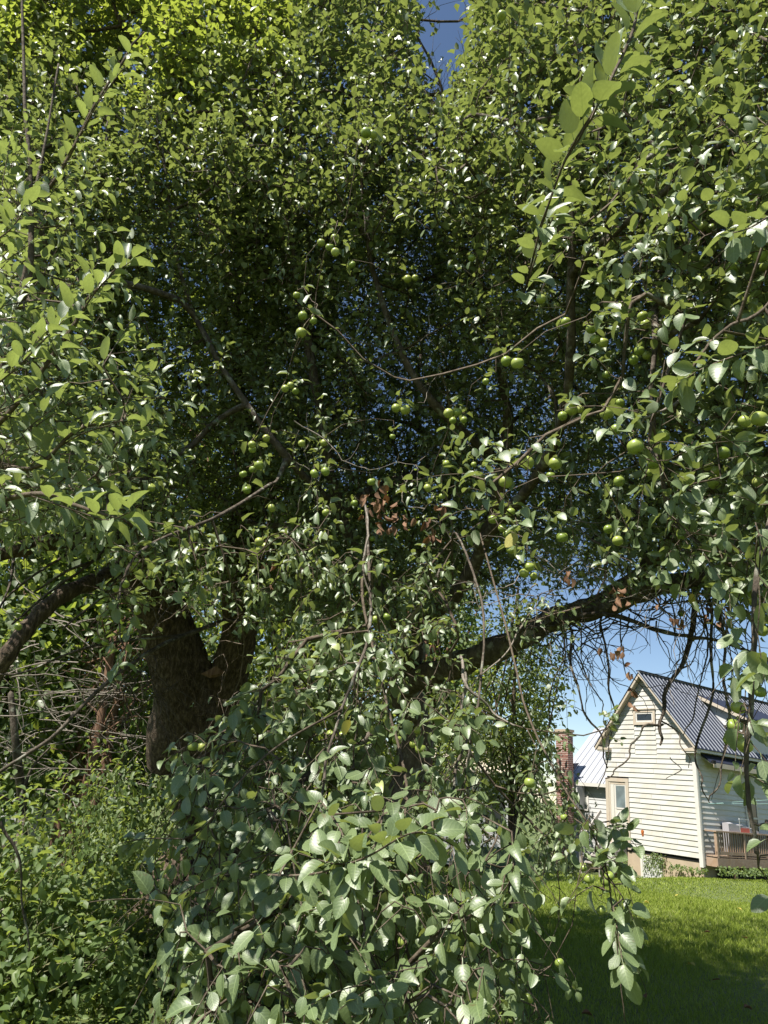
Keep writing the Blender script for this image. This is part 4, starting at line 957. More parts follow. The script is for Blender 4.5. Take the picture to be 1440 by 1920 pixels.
for x, d_, hh, r_, lab in ((135, 10, 3.2, .08, 'slim red barked sapling trunk nearer the left edge'), (160, 10.4, 3.4, .07, 'slim red barked sapling trunk nearer the twin tree')):
    g = np.array(gp(x, d_)); rt = thing('sapling', g, lab, 'sapling', 'red barked saplings in the thicket'); P = smoothpath([g, g + [.05, 0, hh * .5], g + [-.05, 0, hh]], 6); V, F3 = tubes([P], [np.linspace(r_, r_ * .6, len(P))], 8); mesh_obj('trunk', V, F3, MB_['cedar'], rt, True)
    pts = [smoothpath([P[i], P[i] + rng.normal(0, .3, 3) + [0, 0, .2], P[i] + rng.normal(0, .6, 3) + [0, 0, .3]], 4) for i in range(4, len(P)) for _ in range(2)]
    V, F3 = tubes(pts, [np.linspace(.015, .004, len(p_)) for p_ in pts], 4); mesh_obj('branch', V, F3, MB_['cedar'], rt, True)
g = np.array(gp(42, 7.5)); rt = thing('dead_sapling', g, 'dark leaning dead stem before the white shed at the left edge', 'sapling')
P = smoothpath([g, at(42, 1560, 7.6), at(30, 1400, 7.6), at(20, 1300, 7.7)], 6); V, F3 = tubes([P], [np.linspace(.07, .03, len(P))], 8); mesh_obj('trunk', V, F3, MB_['apple'], rt, True)
pts = [smoothpath([at(40, 1530, 7.6), at(15, 1500, 7.4), at(-30, 1480, 7.2)], 5), smoothpath([at(38, 1500, 7.6), at(60, 1440, 7.7), at(95, 1400, 7.8)], 5)]
V, F3 = tubes(pts, [np.linspace(.025, .008, len(p_)) for p_ in pts], 5); mesh_obj('branch', V, F3, MB_['apple'], rt, True)

# undergrowth bank bottom left: separate bushes
def bush(px_, d_, rx, ry, hz, n, size, label, lm=ML['wild'], T=ELM):
    g = np.array(gp(px_, d_)); root = thing('bush', g, label, 'bush', 'bushes on the shady bank under the twin tree')
    u_ = nrm(rng.normal(0, 1, (n, 3))) * (rng.uniform(.0, 1, (n, 1)) ** .33); u_[:, 2] = np.abs(u_[:, 2])
    P = g + u_ * np.array([rx, ry, hz]); P[:, 2] *= 1 + .32 * world_noise(P, 3.2, int(px_) % 97 + 100); P = P[(world_noise(P, 6, 55) > -.12)]; n = len(P); u_ = (P - g) / np.array([rx, ry, hz])
    D = nrm(u_ * .5 + rng.normal(0, .6, (n, 3)) + [0, -.1, -.3]); Nn = nrm(SUNV * .5 + np.array([0, -.1, .5]) + u_ * .3 + rng.normal(0, .4, (n, 3)))
    tone = np.clip(rng.beta(2, 2, n) + .2 * world_noise(P, 2, 8), 0, .94)
    V, F_, U_, T_ = build_leaves(P, D, Nn, size * rng.uniform(.5, 1.3, n), tone, T); o = mesh_obj('foliage', V, F_, lm, root, True, U_, T_); o['kind'] = 'stuff'
    pts = []
    for _ in range(60):
        e = P[rng.integers(0, n)]; b = smoothpath([g + rng.normal(0, .3, 3) * [rx, ry, 0], (g + e) / 2 + rng.normal(0, .1, 3), e, e + rng.normal(0, .05, 3) + [0, 0, .1]], 4); pts.append(b)
    V, F_ = tubes(pts, [np.linspace(.006, .002, len(p_)) for p_ in pts], 3); o = mesh_obj('stems', V, F_, MB_['greenstem'], root, True); o.name = 'stemwork'; o['kind'] = 'stuff'
bush(60, 5.9, 1.0, .8, .85, 4200, .085, 'sunlit leafy bush in the lower left corner')
bush(-140, 6.6, 1.2, 1.0, 1.35, 4000, .09, 'taller bush cut by the left edge')
bush(230, 6.5, .9, .8, .75, 4200, .08, 'dark low bush at the foot of the twin trunk')
bush(150, 8.0, 1.2, .9, 1.35, 5000, .08, 'bush with yellow green tips behind the corner bush')
bush(450, 6.6, 1.0, .7, .7, 3800, .08, 'low bush in deep shade between twin trunk and hanging branch')
bush(330, 8.6, 1.3, .8, 1.5, 6000, .06, 'bush rising behind the twin trunk')
bush(620, 10.5, 1.6, .9, 1.3, 6000, .07, 'bush behind the hanging apple branch')
# vine on the trunk foot
u1 = rng.uniform(0, 6.28, 2600); z1 = rng.uniform(0, 1, 2600) ** 1.4 * 1.5; c_ = np.array([-1.95, 7.3, 0]) + 0 * u1[:, None]; P = c_ + np.stack([np.cos(u1) * .62, np.sin(u1) * .62, z1], 1) + rng.normal(0, .06, (2600, 3))
rt = thing('climbing_vine', (-1.95, 6.6, 0), 'leafy vine clinging to the foot of the twin trunk', 'vine'); nn = nrm(np.stack([np.cos(u1), np.sin(u1), .6 + 0 * u1], 1) + rng.normal(0, .3, (2600, 3)))
V, F_, U_, T_ = build_leaves(P, nrm(rng.normal(0, .5, (2600, 3)) + [0, 0, -1]), nn, rng.uniform(.03, .07, 2600), rng.uniform(0, .9, 2600), ELM); o = mesh_obj('foliage', V, F_, ML['wild'], rt, True, U_, T_); o['kind'] = 'stuff'
# low weeds at the feet
n = 9000; x = rng.uniform(-4.5, .6, n); y = rng.uniform(4.3, 7.5, n); P = np.stack([x, y, ground_z(x, y) + rng.uniform(.01, .14, n)], 1)
V, F_, U_, T_ = build_leaves(P, nrm(rng.normal(0, 1, (n, 3)) * [1, 1, .3]), nrm(rng.normal(0, .4, (n, 3)) + [0, 0, 1]), rng.uniform(.02, .055, n), rng.uniform(0, .9, n), ELM)
tag(mesh_obj('ground_cover', V, F_, ML['wild'], None, True, U_, T_), 'low leafy ground cover in the shade at the bottom left', 'ground cover', None, 'stuff')

# ================================================================== THE CREAM HOUSE
def H(a, b, z): return HO + a * HU + b * HV + np.array([0, 0, z])
def onplane(px_, py_, b=None, a=None):
    d = FW + RT * ((px_ - 720) / CF) - UP * ((py_ - 960) / CF)
    if b is not None: t = ((HO + HV * b - CAM) @ HV) / (d @ HV)
    else: t = ((HO + HU * a - CAM) @ HU) / (d @ HU)
    q = CAM + t * d - HO; return q @ HU, q @ HV, q[2]
BOXF = [(0, 3, 2, 1), (4, 5, 6, 7), (0, 1, 5, 4), (1, 2, 6, 5), (2, 3, 7, 6), (3, 0, 4, 7)]
def hb(name, a0, a1, b0, b1, z0, z1, mat, parent, label=None):
    V = [H(a, b, z) for z in (z0, z1) for a, b in ((a0, b0), (a1, b0), (a1, b1), (a0, b1))]
    V = np.array(V); c = V.mean(0); o = mesh_obj(name, V, BOXF, mat, parent, origin=c)
    if label: o['label'] = label
    return o
def prism(name, pts, ext, mat, parent, label=None):
    """pts: polygon world points; ext: extrusion vector"""
    P = np.array(pts); n = len(P); V = np.vstack([P, P + np.array(ext)]); F_ = [tuple(range(n))[::-1], tuple(range(n, 2 * n))] + [(i, (i + 1) % n, n + (i + 1) % n, n + i) for i in range(n)]
    o = mesh_obj(name, V, F_, mat, parent, origin=V.mean(0))
    if label: o['label'] = label
    return o
def beam(name, p0, p1, w_, h_, mat, parent, upv=(0, 0, 1)):
    p0 = np.array(p0); p1 = np.array(p1); t = nrm(p1 - p0); s = nrm(np.cross(t, np.array(upv, float))); u_ = np.cross(s, t)
    V = [p + s * i * w_ / 2 + u_ * j * h_ / 2 for p in (p0, p1) for i, j in ((-1, -1), (1, -1), (1, 1), (-1, 1))]
    return mesh_obj(name, V, BOXF, mat, parent, origin=(p0 + p1) / 2)
HW, EZ, AZ, OVS, OVF = 4.93 * HS, 3.516, 5.905, .24, .255
house = thing('cream_house', H(0, 0, .1), 'cream clapboard house with steep gable and dark ribbed metal roof', 'house')
slope = (AZ - EZ) / (HW / 2 + OVS)
def roofz(a): return AZ - abs(a - HW / 2) * slope
def walltop(a): return roofz(a) - .13
# core walls set just behind the siding
core = [H(0.02, .02, .30), H(HW - .02, .02, .30), H(HW - .02, .02, walltop(HW)), H(HW / 2, .02, walltop(HW / 2)), H(0.02, .02, walltop(0))]
prism('wall', core, HV * 8.0, MVOID, house)
prism('foundation', [H(0.03, .03, -.9), H(HW - .03, .03, -.9), H(HW - .03, .03, .415), H(0.03, .03, .415)], HV * 7.9, MCON, house)
EXP = .152
openings = [(2.44, HW + .1, -1, 2.50), (1.27, 2.15, 4.17, 4.70), (1.31, 2.135, 3.254, 4.168)]
def clap(a0, a1, z0, z1, off0, front=True, a0t=None, a1t=None, parent=house, mat=MS, jit=True, HH=None):
    """one lapped board; bottom edge proud of the top edge"""
    HH = HH or H
    a0t = a0 if a0t is None else a0t; a1t = a1 if a1t is None else a1t; j = rng.normal(0, .0012) if jit else 0
    if front: pts = [HH(a0, -.025 + j, z0), HH(a1, -.025 + j, z0), HH(a1t, -.004, z1 + .008), HH(a0t, -.004, z1 + .008)]; ext = HV * .0215 if HH is H else None
    else: pts = [HH(-.032 + j, a0, z0), HH(-.032 + j, a1, z0), HH(-.004, a1t, z1 + .008), HH(-.004, a0t, z1 + .008)]; ext = HU * .0215
    V = np.array(pts); V2 = V.copy(); 
    V2 = V + (HV if front else HU) * np.array([.0265, .0265, .0055, .0055])[:, None]
    W = np.vstack([V, V2]); o = mesh_obj('siding_board', W, BOXF, mat, parent, origin=W.mean(0)); return o
z = .41
while z < AZ - .2:
    z1 = min(z + EXP, walltop(HW / 2)); 
    def ext_at(zz):
        if zz <= walltop(0): return 0.0, HW
        d = (walltop(HW / 2) - zz) / slope; return HW / 2 - d, HW / 2 + d
    l0, r0 = ext_at(z); l1, r1 = ext_at(z1 + .008)
    l0, r0 = max(l0, .085 if z < 3.3 else 0), r0; l1 = max(l1, .085 if z < 3.3 else 0)
    if r1 - l1 < .02: break
    segs = [(l0, r0, l1, r1)]
    for oa, ob, oz0, oz1 in openings:
        if z + EXP * .5 > oz0 and z + EXP * .5 < oz1:
            ns = []
            for s in segs:
                if oa > s[0]: ns.append((s[0], min(oa, s[1]), s[2], min(oa, s[3])))
                if ob < s[1]: ns.append((max(ob, s[0]), s[1], max(ob, s[2]), s[3]))
            segs = ns
    for s in segs:
        if s[1] - s[0] > .04:
            if s[1] - s[0] > 1.2 and rng.random() < .6:
                m_ = rng.uniform(s[0] + .4, s[1] - .4); clap(s[0], m_ - .003, z, z1, 0, True, s[2], m_ - .003); clap(m_ + .003, s[1], z + rng.normal(0, .002), z1, 0, True, m_ + .003, s[3])
            else: clap(s[0], s[1], z, z1, 0, True, s[2], s[3])
    z += EXP
# patched strip under the gable window
z = 3.262
while z < 4.10:
    o = clap(1.318, 2.128, z, z + .14, 0, True); z += .15
# side wall boards
z = .27
while z < 3.45:
    clap(.06, 8.0, z, z + EXP, 0, False); z += EXP
hb('corner_board', -.035, .085, -.04, -.012, .18, 3.52, MTW, house); hb('corner_board', -.04, -.012, -.011, .06, .20, 3.40, MTW, house)
# rake boards, soffit, eave returns, fascia
for sgn in (-1, 1):
    ae = -OVS if sgn < 0 else HW + OVS
    p0 = H(ae, -OVF, EZ - .09); p1 = H(HW / 2, -OVF, AZ - .09); nn = nrm(np.cross(p1 - p0, HV)) * .075
    prism('rake_board', [p0 - np.array([0, 0, .08]), p1 - np.array([0, 0, .08]), p1 + np.array([0, 0, .065]), p0 + np.array([0, 0, .065])], HV * .03, MT, house)
    a1, a2 = (ae, ae + .55) if sgn < 0 else (ae - .55, ae)
    e = [H(ae, -OVF + .03, EZ - .13), H(HW / 2, -OVF + .03, AZ - .13), H(HW / 2, -OVF + .03, AZ - .105), H(ae, -OVF + .03, EZ - .105)]
    prism('soffit', e, HV * (OVF - .055), MT, house)
    ai = ae + .52 * (-sgn) if sgn > 0 else ae + .52
    lo, hi_ = min(ae, ai), max(ae, ai)
    prism('eave_return', [H(ae, -OVF + .031, EZ - .15), H(ai, -OVF + .031, EZ - .15), H(ai, -OVF + .031, EZ - .10), H(ae - sgn * .08, -OVF + .031, EZ - .03)], HV * (OVF - .056), MT, house)
    hb('soffit_block', lo + .02, hi_ - .06, -OVF + .05, -.03, EZ - .20, EZ - .152, MTW, house)
hb('fascia', -OVS, -OVS + .02, -OVF + .03, 8.0, EZ - .16, EZ - .045, MTW, house)
hb('eave_soffit', -OVS + .022, -.03, -.02, 8.0, EZ - .15, EZ - .125, MTW, house)
# roof panels and ribs
def roofpt(a, b, lift=0): return H(a, b, roofz(a) + lift)
RB = 9.5; pw = .21; nb = int((RB + OVF) / pw)
for sgn in (-1, 1):
    ae = -OVS - .03 if sgn < 0 else HW + OVS + .03; am = HW / 2
    upn = np.array([0, 0, .022])
    for k in range(nb if sgn < 0 else 2):
        b0 = -OVF - .02 + k * pw; b1 = b0 + (pw - .002) if sgn < 0 else b0 + RB / 2
        if sgn > 0: b0 = -OVF - .02 + k * (RB / 2); b1 = b0 + RB / 2 - .003
        pts = [H(ae, b0, roofz(ae) - .045), H(ae, b1, roofz(ae) - .045), H(am, b1, roofz(am) - .045), H(am, b0, roofz(am) - .045)]
        prism('roof_panel', pts, upn, MROOF, house)
        if sgn < 0:
            bb = b0 - .02; w_ = .034
            p = [H(ae - .001, bb, roofz(ae) - .022), H(ae - .001, bb + w_, roofz(ae) - .022), H(am, bb + w_, roofz(am) - .022), H(am, bb, roofz(am) - .022)]
            prism('roof_rib', p, np.array([0, 0, .03]), MRIB, house)
beam('ridge_cap', H(HW / 2, -OVF - .02, AZ + .012), H(HW / 2, RB - .3, AZ + .012), .16, .03, MROOF, house)
# gable window
def frame(parent, a0, a1, z0, z1, w_, b0, b1, mat, sill=True):
    hb('frame', a0, a0 + w_, b0, b1, z0, z1, mat, parent); hb('frame', a1 - w_, a1, b0, b1, z0, z1, mat, parent)
    hb('frame', a0 + w_, a1 - w_, b0, b1, z1 - w_, z1, mat, parent); hb('sill', a0 + w_, a1 - w_, b0 - .02, b1, z0, z0 + w_, mat, parent)
win = bpy.data.objects.new('window', None); COL.objects.link(win); win.parent = house
frame(win, 1.29, 2.13, 4.185, 4.67, .085, -.045, .0, MT); frame(win, 1.377, 2.043, 4.272, 4.583, .05, -.03, .01, MTW)
hb('pane', 1.43, 1.99, -.012, -.004, 4.323, 4.532, MGLD, win); hb('drip_cap', 1.25, 2.17, -.075, -.046, 4.672, 4.70, MT, house)
# recessed back door with its surround
fr = bpy.data.objects.new('door_surround', None); COL.objects.link(fr); fr.parent = house
hb('jamb', 2.445, 2.555, -.04, .0, .36, 2.37, MT, fr); hb('jamb', 3.24, 3.36, -.04, .0, .36, 2.37, MT, fr); hb('lintel', 2.445, 3.36, -.042, .0, 2.372, 2.49, MT, fr)
hb('reveal', 3.17, 3.238, -.03, .015, .5, 2.37, MT, fr); hb('transom', 2.557, 3.168, -.02, .014, 2.29, 2.37, MT, fr)
dr = bpy.data.objects.new('door', None); COL.objects.link(dr); dr.parent = house
hb('door_leaf', 2.56, 3.03, -.012, .012, .52, 2.285, MDOOR, dr); hb('glass', 2.60, 2.955, -.018, -.013, 1.58, 2.25, MGL, dr)
for k in range(5): hb('board', 2.57, 3.02, -.021, -.0135, .54 + k * .185, .54 + k * .185 + .178, MDOOR, dr)
hb('stile', 3.033, 3.165, -.03, .012, .52, 2.285, MDOOR, dr)
hb('frame', 2.56, 2.597, -.024, -.013, 1.55, 2.28, MTW, dr); hb('frame', 2.958, 2.99, -.024, -.013, 1.55, 2.28, MTW, dr); hb('frame', 2.599, 2.956, -.026, -.013, 1.53, 1.578, MTW, dr)
# rusty patch on the wall
q = [H(1.99 + .05 * math.cos(a) * (1 + .3 * math.sin(3 * a)), -.03, .90 + .11 * math.sin(a) * (1 + .2 * math.cos(2 * a))) for a in np.linspace(0, 6.283, 11)[:-1]]
prism('rust_patch', q, HV * .012, MRUST, house)
# basement window in the foundation
bw = bpy.data.objects.new('basement_window', None); COL.objects.link(bw); bw.parent = house
hb('frame', 2.04, 2.12, -.03, .02, -.40, .27, MTW, bw); hb('frame', 1.34, 2.038, -.028, .02, .20, .27, MTW, bw)
for k in range(5): hb('slat', 1.37, 2.036, -.018 + .002 * k, .022, -.38 + k * .115, -.38 + k * .115 + .105, MS2, bw)
# steps with weathered rails
st = thing('door_steps', H(3.0, -.6, -.4), 'weathered wooden steps with slanting handrails at the back door', 'steps')
for k, (z_, b_) in enumerate(((.50, -.28), (.30, -.56), (.10, -.84), (-.10, -1.12))):
    hb('tread', 2.60, 3.42, b_, b_ + .27, z_ - .035, z_, MGREYW, st)
for a_ in (2.62, 3.38):
    prism('stringer', [H(a_, -.02, .46), H(a_, -.30, .46), H(a_, -1.15, -.16), H(a_, -1.15, -.42), H(a_, -.75, -.42), H(a_, -.02, .1)], HU * .04, MGREYW, st)
def onf(x, y, b): a, _, z_ = onplane(x, y, b=b); return H(a, b, z_)
beam('handrail', H(2.66, -.25, 1.42), H(2.66, -1.45, .30), .04, .09, MGREYW, st); beam('handrail', H(3.42, -.25, 1.42), H(3.42, -1.45, .30), .04, .09, MGREYW, st)
for a_ in (2.69, 3.45):
    beam('post', H(a_, -.42, -.3), H(a_, -.42, 1.28), .06, .06, MGREYW, st, (0, 1, 0)); beam('post', H(a_, -1.25, -.45), H(a_, -1.25, .5), .06, .06, MGREYW, st, (0, 1, 0))
# dormer on the roof's right slope
def onroof(px_, py_):
    d = FW + RT * ((px_ - 720) / CF) - UP * ((py_ - 960) / CF); n = nrm(np.cross(HV, H(HW / 2, 0, AZ) - H(-OVS, 0, EZ))); t = ((H(HW / 2, 0, AZ) - CAM) @ n) / (d @ n); q = CAM + t * d - HO
    return q @ HU, q @ HV, q[2]
a_, b_, z_ = onroof(1040 + 985 / 3.6, 1200 + 388 / 3.6)
dm = bpy.data.objects.new('dormer', None); COL.objects.link(dm); dm.parent = house
a2 = -OVS + .12; dz = (a_ - a2) * .50; zt2 = z_ - dz
prism('cheek', [H(a_, b_ + .04, z_ - .06), H(a2, b_ + .04, roofz(a2) - .03), H(a2, b_ + .04, zt2 - .02)], HV * 3.0, MS2, dm)
for k in range(9):
    zz = roofz(a2) + .05 + k * .15
    if zz + .14 > zt2: break
    ar = HW / 2 - (AZ - zz) / slope; am_ = min(ar, a_); at_top = a_ - (z_ - (zz + .14)) / .5
    prism('siding_board', [H(a2, b_ + .02, zz), H(min(ar, a_), b_ + .02, zz), H(min(HW / 2 - (AZ - zz - .14) / slope, a_), b_ + .034, zz + .14), H(a2, b_ + .034, zz + .14)], HV * .005, MS2, dm)
prism('dormer_roof', [H(a_ + .05, b_ - .12, z_ + .03), H(a2 - .25, b_ - .12, zt2 - .125 + .03), H(a2 - .25, b_ - .12, zt2 - .125 + .09), H(a_ + .05, b_ - .12, z_ + .09)], HV * 3.4, MROOF, dm)
prism('rake_trim', [H(a_ + .05, b_ - .15, z_ - .04), H(a2 - .25, b_ - .15, zt2 - .125 - .04), H(a2 - .25, b_ - .15, zt2 - .125 + .07), H(a_ + .05, b_ - .15, z_ + .07)], HV * .028, MT, dm)
hb('window', a2 + .3, a2 + .62, b_ - .02, b_ + .015, roofz(a2) + .38, roofz(a2) + .75, MGLD, dm)
# porch roof on the side wall
PD = .34
pr = thing('side_porch_roof', H(-.3, .5, 2.9), 'low porch roof with peeling fascia over the side deck', 'porch roof')
zt = onplane(1040 + 1055 / 3.6, 1200 + 825 / 3.6, a=-PD); pb0 = zt[1]; pzo = zt[2]
prism('roof_deck', [H(-PD, pb0, pzo - .02), H(-PD, pb0, pzo + .03), H(-.026, pb0, pzo + .26), H(-.026, pb0, pzo + .20)], HV * 5.0, MROOF, pr)
hb('fascia', -PD - .03, -PD - .002, pb0 + .12, pb0 + 5.0, pzo - .14, pzo + .0, MT, pr); hb('gutter_end', -PD - .09, -PD - .032, pb0 - .02, pb0 + .12, pzo - .04, pzo + .06, MBLK, pr)
prism('ceiling', [H(-PD + .0, pb0 + .02, pzo - .045), H(-PD + .0, pb0 + .02, pzo - .022), H(-.03, pb0 + .02, pzo + .16), H(-.03, pb0 + .02, pzo + .13)], HV * 4.9, MTW, pr)
# deck with balusters
dk = thing('side_deck', H(-.3, .5, .3), 'brown wooden side deck with a picket railing right of the gable wall', 'deck')
q = onplane(1040 + 1078 / 3.6, 1200 + 1285 / 3.6, a=-PD); db0, dzt = q[1], q[2]; q = onplane(1040 + 1095 / 3.6, 1200 + 1465 / 3.6, a=-PD); dzb = q[2]
hb('top_rail', -PD - .05, -PD + .06, db0, db0 + 5.2, dzt - .04, dzt, MWOOD, dk); hb('bottom_rail', -PD - .02, -PD + .02, db0 + .03, db0 + 5.2, dzb + .06, dzb + .15, MWOOD, dk)
hb('top_rail', -PD + .062, -.03, db0, db0 + .09, dzt - .04, dzt - .002, MWOOD, dk)
k = 0; b = db0 + .03
while b < db0 + 5:
    w_ = .075 if k % 12 == 0 else .036
    hb('post' if k % 12 == 0 else 'baluster', -PD - .012 - (.02 if k % 12 == 0 else .0), -PD + (.05 if k % 12 == 0 else .019), b, b + w_, dzb - .02 if k % 12 == 0 else dzb + .152, dzt - .042, MWOOD, dk); b += .118; k += 1
for k in range(4):
    a0 = -PD - .02 + k * .145; hb('deck_board', a0, a0 + .138, db0, db0 + 5.2, dzb, dzb + .03, MWOOD, dk)
hb('skirt_board', -PD - .05, -PD - .024, db0 - .03, db0 + 5.2, dzb - .26, dzb - .03, MWOOD, dk); hb('skirt_board', -PD - .02, -.03, db0 - .03, db0 - .005, dzb - .26, dzb - .03, MWOOD, dk)
hb('post', -PD, -PD + .08, db0 + .9, db0 + 1.0, -.3, dzb - .03, MWOOD, dk); hb('post', -PD, -PD + .08, db0 + 3, db0 + 3.1, -.3, dzb - .03, MWOOD, dk); hb('under_deck_shade', -.12, -.06, db0 + .5, db0 + 5, -.2, dzb - .06, MBLK, dk)  # last box: near-black slab standing in for the shade beneath the deck
# side window
q0 = onplane(1040 + 1278 / 3.6, 1200 + 1043 / 3.6, a=-.03); q1 = onplane(1040 + 1382 / 3.6, 1200 + 1275 / 3.6, a=-.03)
def sb(name, b0, b1, a0, a1, z0, z1, mat, parent): return hb(name, a0, a1, b0, b1, z0, z1, mat, parent)
sw = bpy.data.objects.new('side_window', None); COL.objects.link(sw); sw.parent = house; b0, b1, z1, z0 = q0[1], q1[1], q0[2], .9
sb('frame', b0, b0 + .07, -.05, -.02, z0, z1, MTW, sw); sb('frame', b1 - .07, b1, -.05, -.02, z0, z1, MTW, sw); sb('frame', b0 + .07, b1 - .07, -.05, -.02, z1 - .07, z1, MTW, sw); sb('rail', b0 + .07, b1 - .07, -.046, -.02, (z0 + z1) / 2, (z0 + z1) / 2 + .05, MTW, sw)
sb('pane', b0 + .07, b1 - .07, -.035, -.028, z0, z1 - .07, MGLD, sw); sb('curtain', b0 + .09, b0 + .19, -.041, -.036, (z0 + z1) / 2 + .06, z1 - .09, MCURT, sw)
# things on the deck
def onside(x, y, a=-.3): return onplane(1040 + x / 3.6, 1200 + y / 3.6, a=a)
c0 = onside(1150, 1225, -.18); c1 = onside(1320, 1280, -.18)
tb_ = thing('covered_table', H(-.3, c0[1], dzb + .03), 'grey covered table on the side deck behind the railing', 'table')
pts = []; zb_ = dzb + .03; zt_ = c0[2]
for i, b in enumerate(np.linspace(c0[1], c1[1] + .3, 9)):
    zz = zt_ - .02 - .16 * (i / 8) ** 2 + .015 * math.sin(i * 2); pts.append((b, zz))
V = []; F_ = []
for i, (b, zz) in enumerate(pts): V += [H(-.28, b, zb_ + .1), H(-.28, b, zz - .03), H(-.20, b, zz), H(-.08, b, zz - .02), H(-.07, b, zb_ + .1)]
for i in range(8):
    for j in range(4): k = i * 5 + j; F_.append((k, k + 1, k + 6, k + 5))
F_ += [(0, 4, 3, 2, 1), (40, 41, 42, 43, 44)]
mesh_obj('cover', V, F_, MTARP, tb_, False)
for b in (c0[1] + .05, c1[1] + .2):
    for a in (-.26, -.12): hb('leg', a, a + .03, b, b + .03, zb_, zb_ + .1, MCHR, tb_)
f0 = onside(1245, 1210, -.29); f1 = onside(1318, 1300, -.29)
ch = thing('folding_chair', H(-.29, f0[1], zb_), 'folding chair with a bare tube back and faded red seat on the deck', 'chair')
bb0, bb1 = f0[1], f1[1]; zc = f0[2]
loop = smoothpath([H(-.29, bb0, zb_), H(-.29, bb0, zc - .08), H(-.29, bb0 + .04, zc), H(-.29, bb1 - .04, zc), H(-.29, bb1, zc - .08), H(-.29, bb1, zb_)], 6)
V, F_ = tubes([loop], [np.full(len(loop), .012)], 6); mesh_obj('back_frame', V, F_, MCHR, ch, True)
hb('backrest', -.30, -.282, bb0 + .02, bb1 - .02, zc - .36, zc - .24, MRED, ch); hb('seat', -.30, -.10, bb0 - .06, bb1 + .12, zc - .46, zc - .40, MRED, ch)
for b in (bb0, bb1): beam('leg', H(-.1, b, zb_), H(-.12, b, zc - .46), .02, .02, MCHR, ch, (0, 1, 0))
# clothesline
cl0 = H(-.03, onside(1035, 1105, -.03)[1], onside(1035, 1105, -.03)[2])
cl = thing('clothesline', cl0, 'thin pale green double clothesline crossing before the side wall', 'clothesline')
for yy in (1085, 1108):
    e = onside(1380, yy - 2, -.55); e2 = H(-.55, e[1], e[2]); far = e2 + (e2 - cl0) * .6; P = smoothpath([cl0, e2, far], 8); V, F_ = tubes([P], [np.full(len(P), .0055)], 5); mesh_obj('cord', V, F_, MLINE, cl, True)
# vines on the foundation and weeds at its foot
def weeds(name, label, cs, n, size):
    rt = thing(name, H(1, -.2, -.3), label, 'weeds'); L = []
    for (a0, a1, b0, b1, z0, z1, m) in cs:
        P = np.array([H(rng.uniform(a0, a1), rng.uniform(b0, b1), rng.uniform(z0, z1)) for _ in range(m)]); L.append(P)
    P = np.concatenate(L); n = len(P)
    V, F_, U_, T_ = build_leaves(P, nrm(rng.normal(0, 1, (n, 3)) + [0, 0, .2]), nrm(-HV + rng.normal(0, .5, (n, 3)) + [0, 0, .7]), size * rng.uniform(.5, 1.3, n), rng.uniform(.2, .94, n), LO); o = mesh_obj('foliage', V, F_, ML['wild'], rt, True, U_, T_); o['kind'] = 'stuff'
weeds('wall_vine', 'creeper spilling over the basement window', [(1.35, 2.0, -.09, -.03, -.2, .3, 220), (1.2, 1.7, -.1, -.03, .1, .38, 110), (1.0, 1.35, -.08, -.03, -.3, .2, 60)], 0, .06)
weeds('weed_fringe', 'ragged weeds along the foot of the foundation and deck', [(.1, 3.6, -.35, -.05, -.42, -.32, 300), (-.2, .9, -.35, -.02, .02, .14, 260), (-1.0, -.6, -.4, 3.8, .08, .30, 700), (2.3, 2.7, -.5, -.1, -.4, 0, 120)], 0, .07)

# ------------------------------------------------------------------ white wing left of the cream house, with chimney
def gpos(px_, py_, dist):
    d = FW + RT * ((px_ - 720) / CF) - UP * ((py_ - 960) / CF); d = d / math.hypot(d[0], d[1]); return CAM + d * dist
wing = thing('white_house', H(5, 3, -.4), 'white clapboard house with pale metal roof left of the cream gable', 'house')
WB = 2.6          # plane of its wall behind the gable wall
def onb(x, y, b=WB): return onplane(1040 + x / 3.6, 1200 + y / 3.6, b=b)
e0 = onb(85, 965); e1 = onb(330, 965); zE = (e0[2] + e1[2]) / 2; aL = e0[0]
aw0, aw1 = HW + .05, aL + .2
hb('wall', aw0, aw1, WB + .03, WB + 4, -.9, zE - .03, MBLK, wing)
wa, wb, wzt, wzb = onb(232, 1040)[0], onb(155, 1040)[0], onb(190, 1038)[2], onb(190, 1150)[2]
z = -.5
while z < zE - .06:
    segs = [(aw0, aw1)]
    if wzb - .05 < z + .07 < wzt: segs = [(aw0, wa), (wb, aw1)]
    for s in segs:
        V = np.array([H(s[0], WB - .022, z), H(s[1], WB - .022, z), H(s[1], WB - .004, z + .158), H(s[0], WB - .004, z + .158)]); W = np.vstack([V, V + HV * .025]); mesh_obj('siding_board', W, BOXF, MS2, wing, origin=W.mean(0))
    z += EXP
ww = bpy.data.objects.new('window', None); COL.objects.link(ww); ww.parent = wing
hb('frame', wa, wa + .07, WB - .05, WB, wzb, wzt, MTW, ww); hb('frame', wb - .07, wb, WB - .05, WB, wzb, wzt, MTW, ww); hb('frame', wa + .07, wb - .07, WB - .05, WB, wzt - .07, wzt, MTW, ww); hb('sill', wa + .07, wb - .07, WB - .06, WB, wzb, wzb + .06, MTW, ww)
hb('pane', wa + .07, wb - .07, WB - .012, WB - .004, wzb + .06, wzt - .07, MGLD, ww)
for k in range(6):
    w_ = (wb - wa - .16) / 6; hb('curtain', wa + .08 + k * w_, wa + .08 + k * w_ + w_ * .75, WB - .022, WB - .014, wzb + .07, wzt - .09, MCURT, ww)
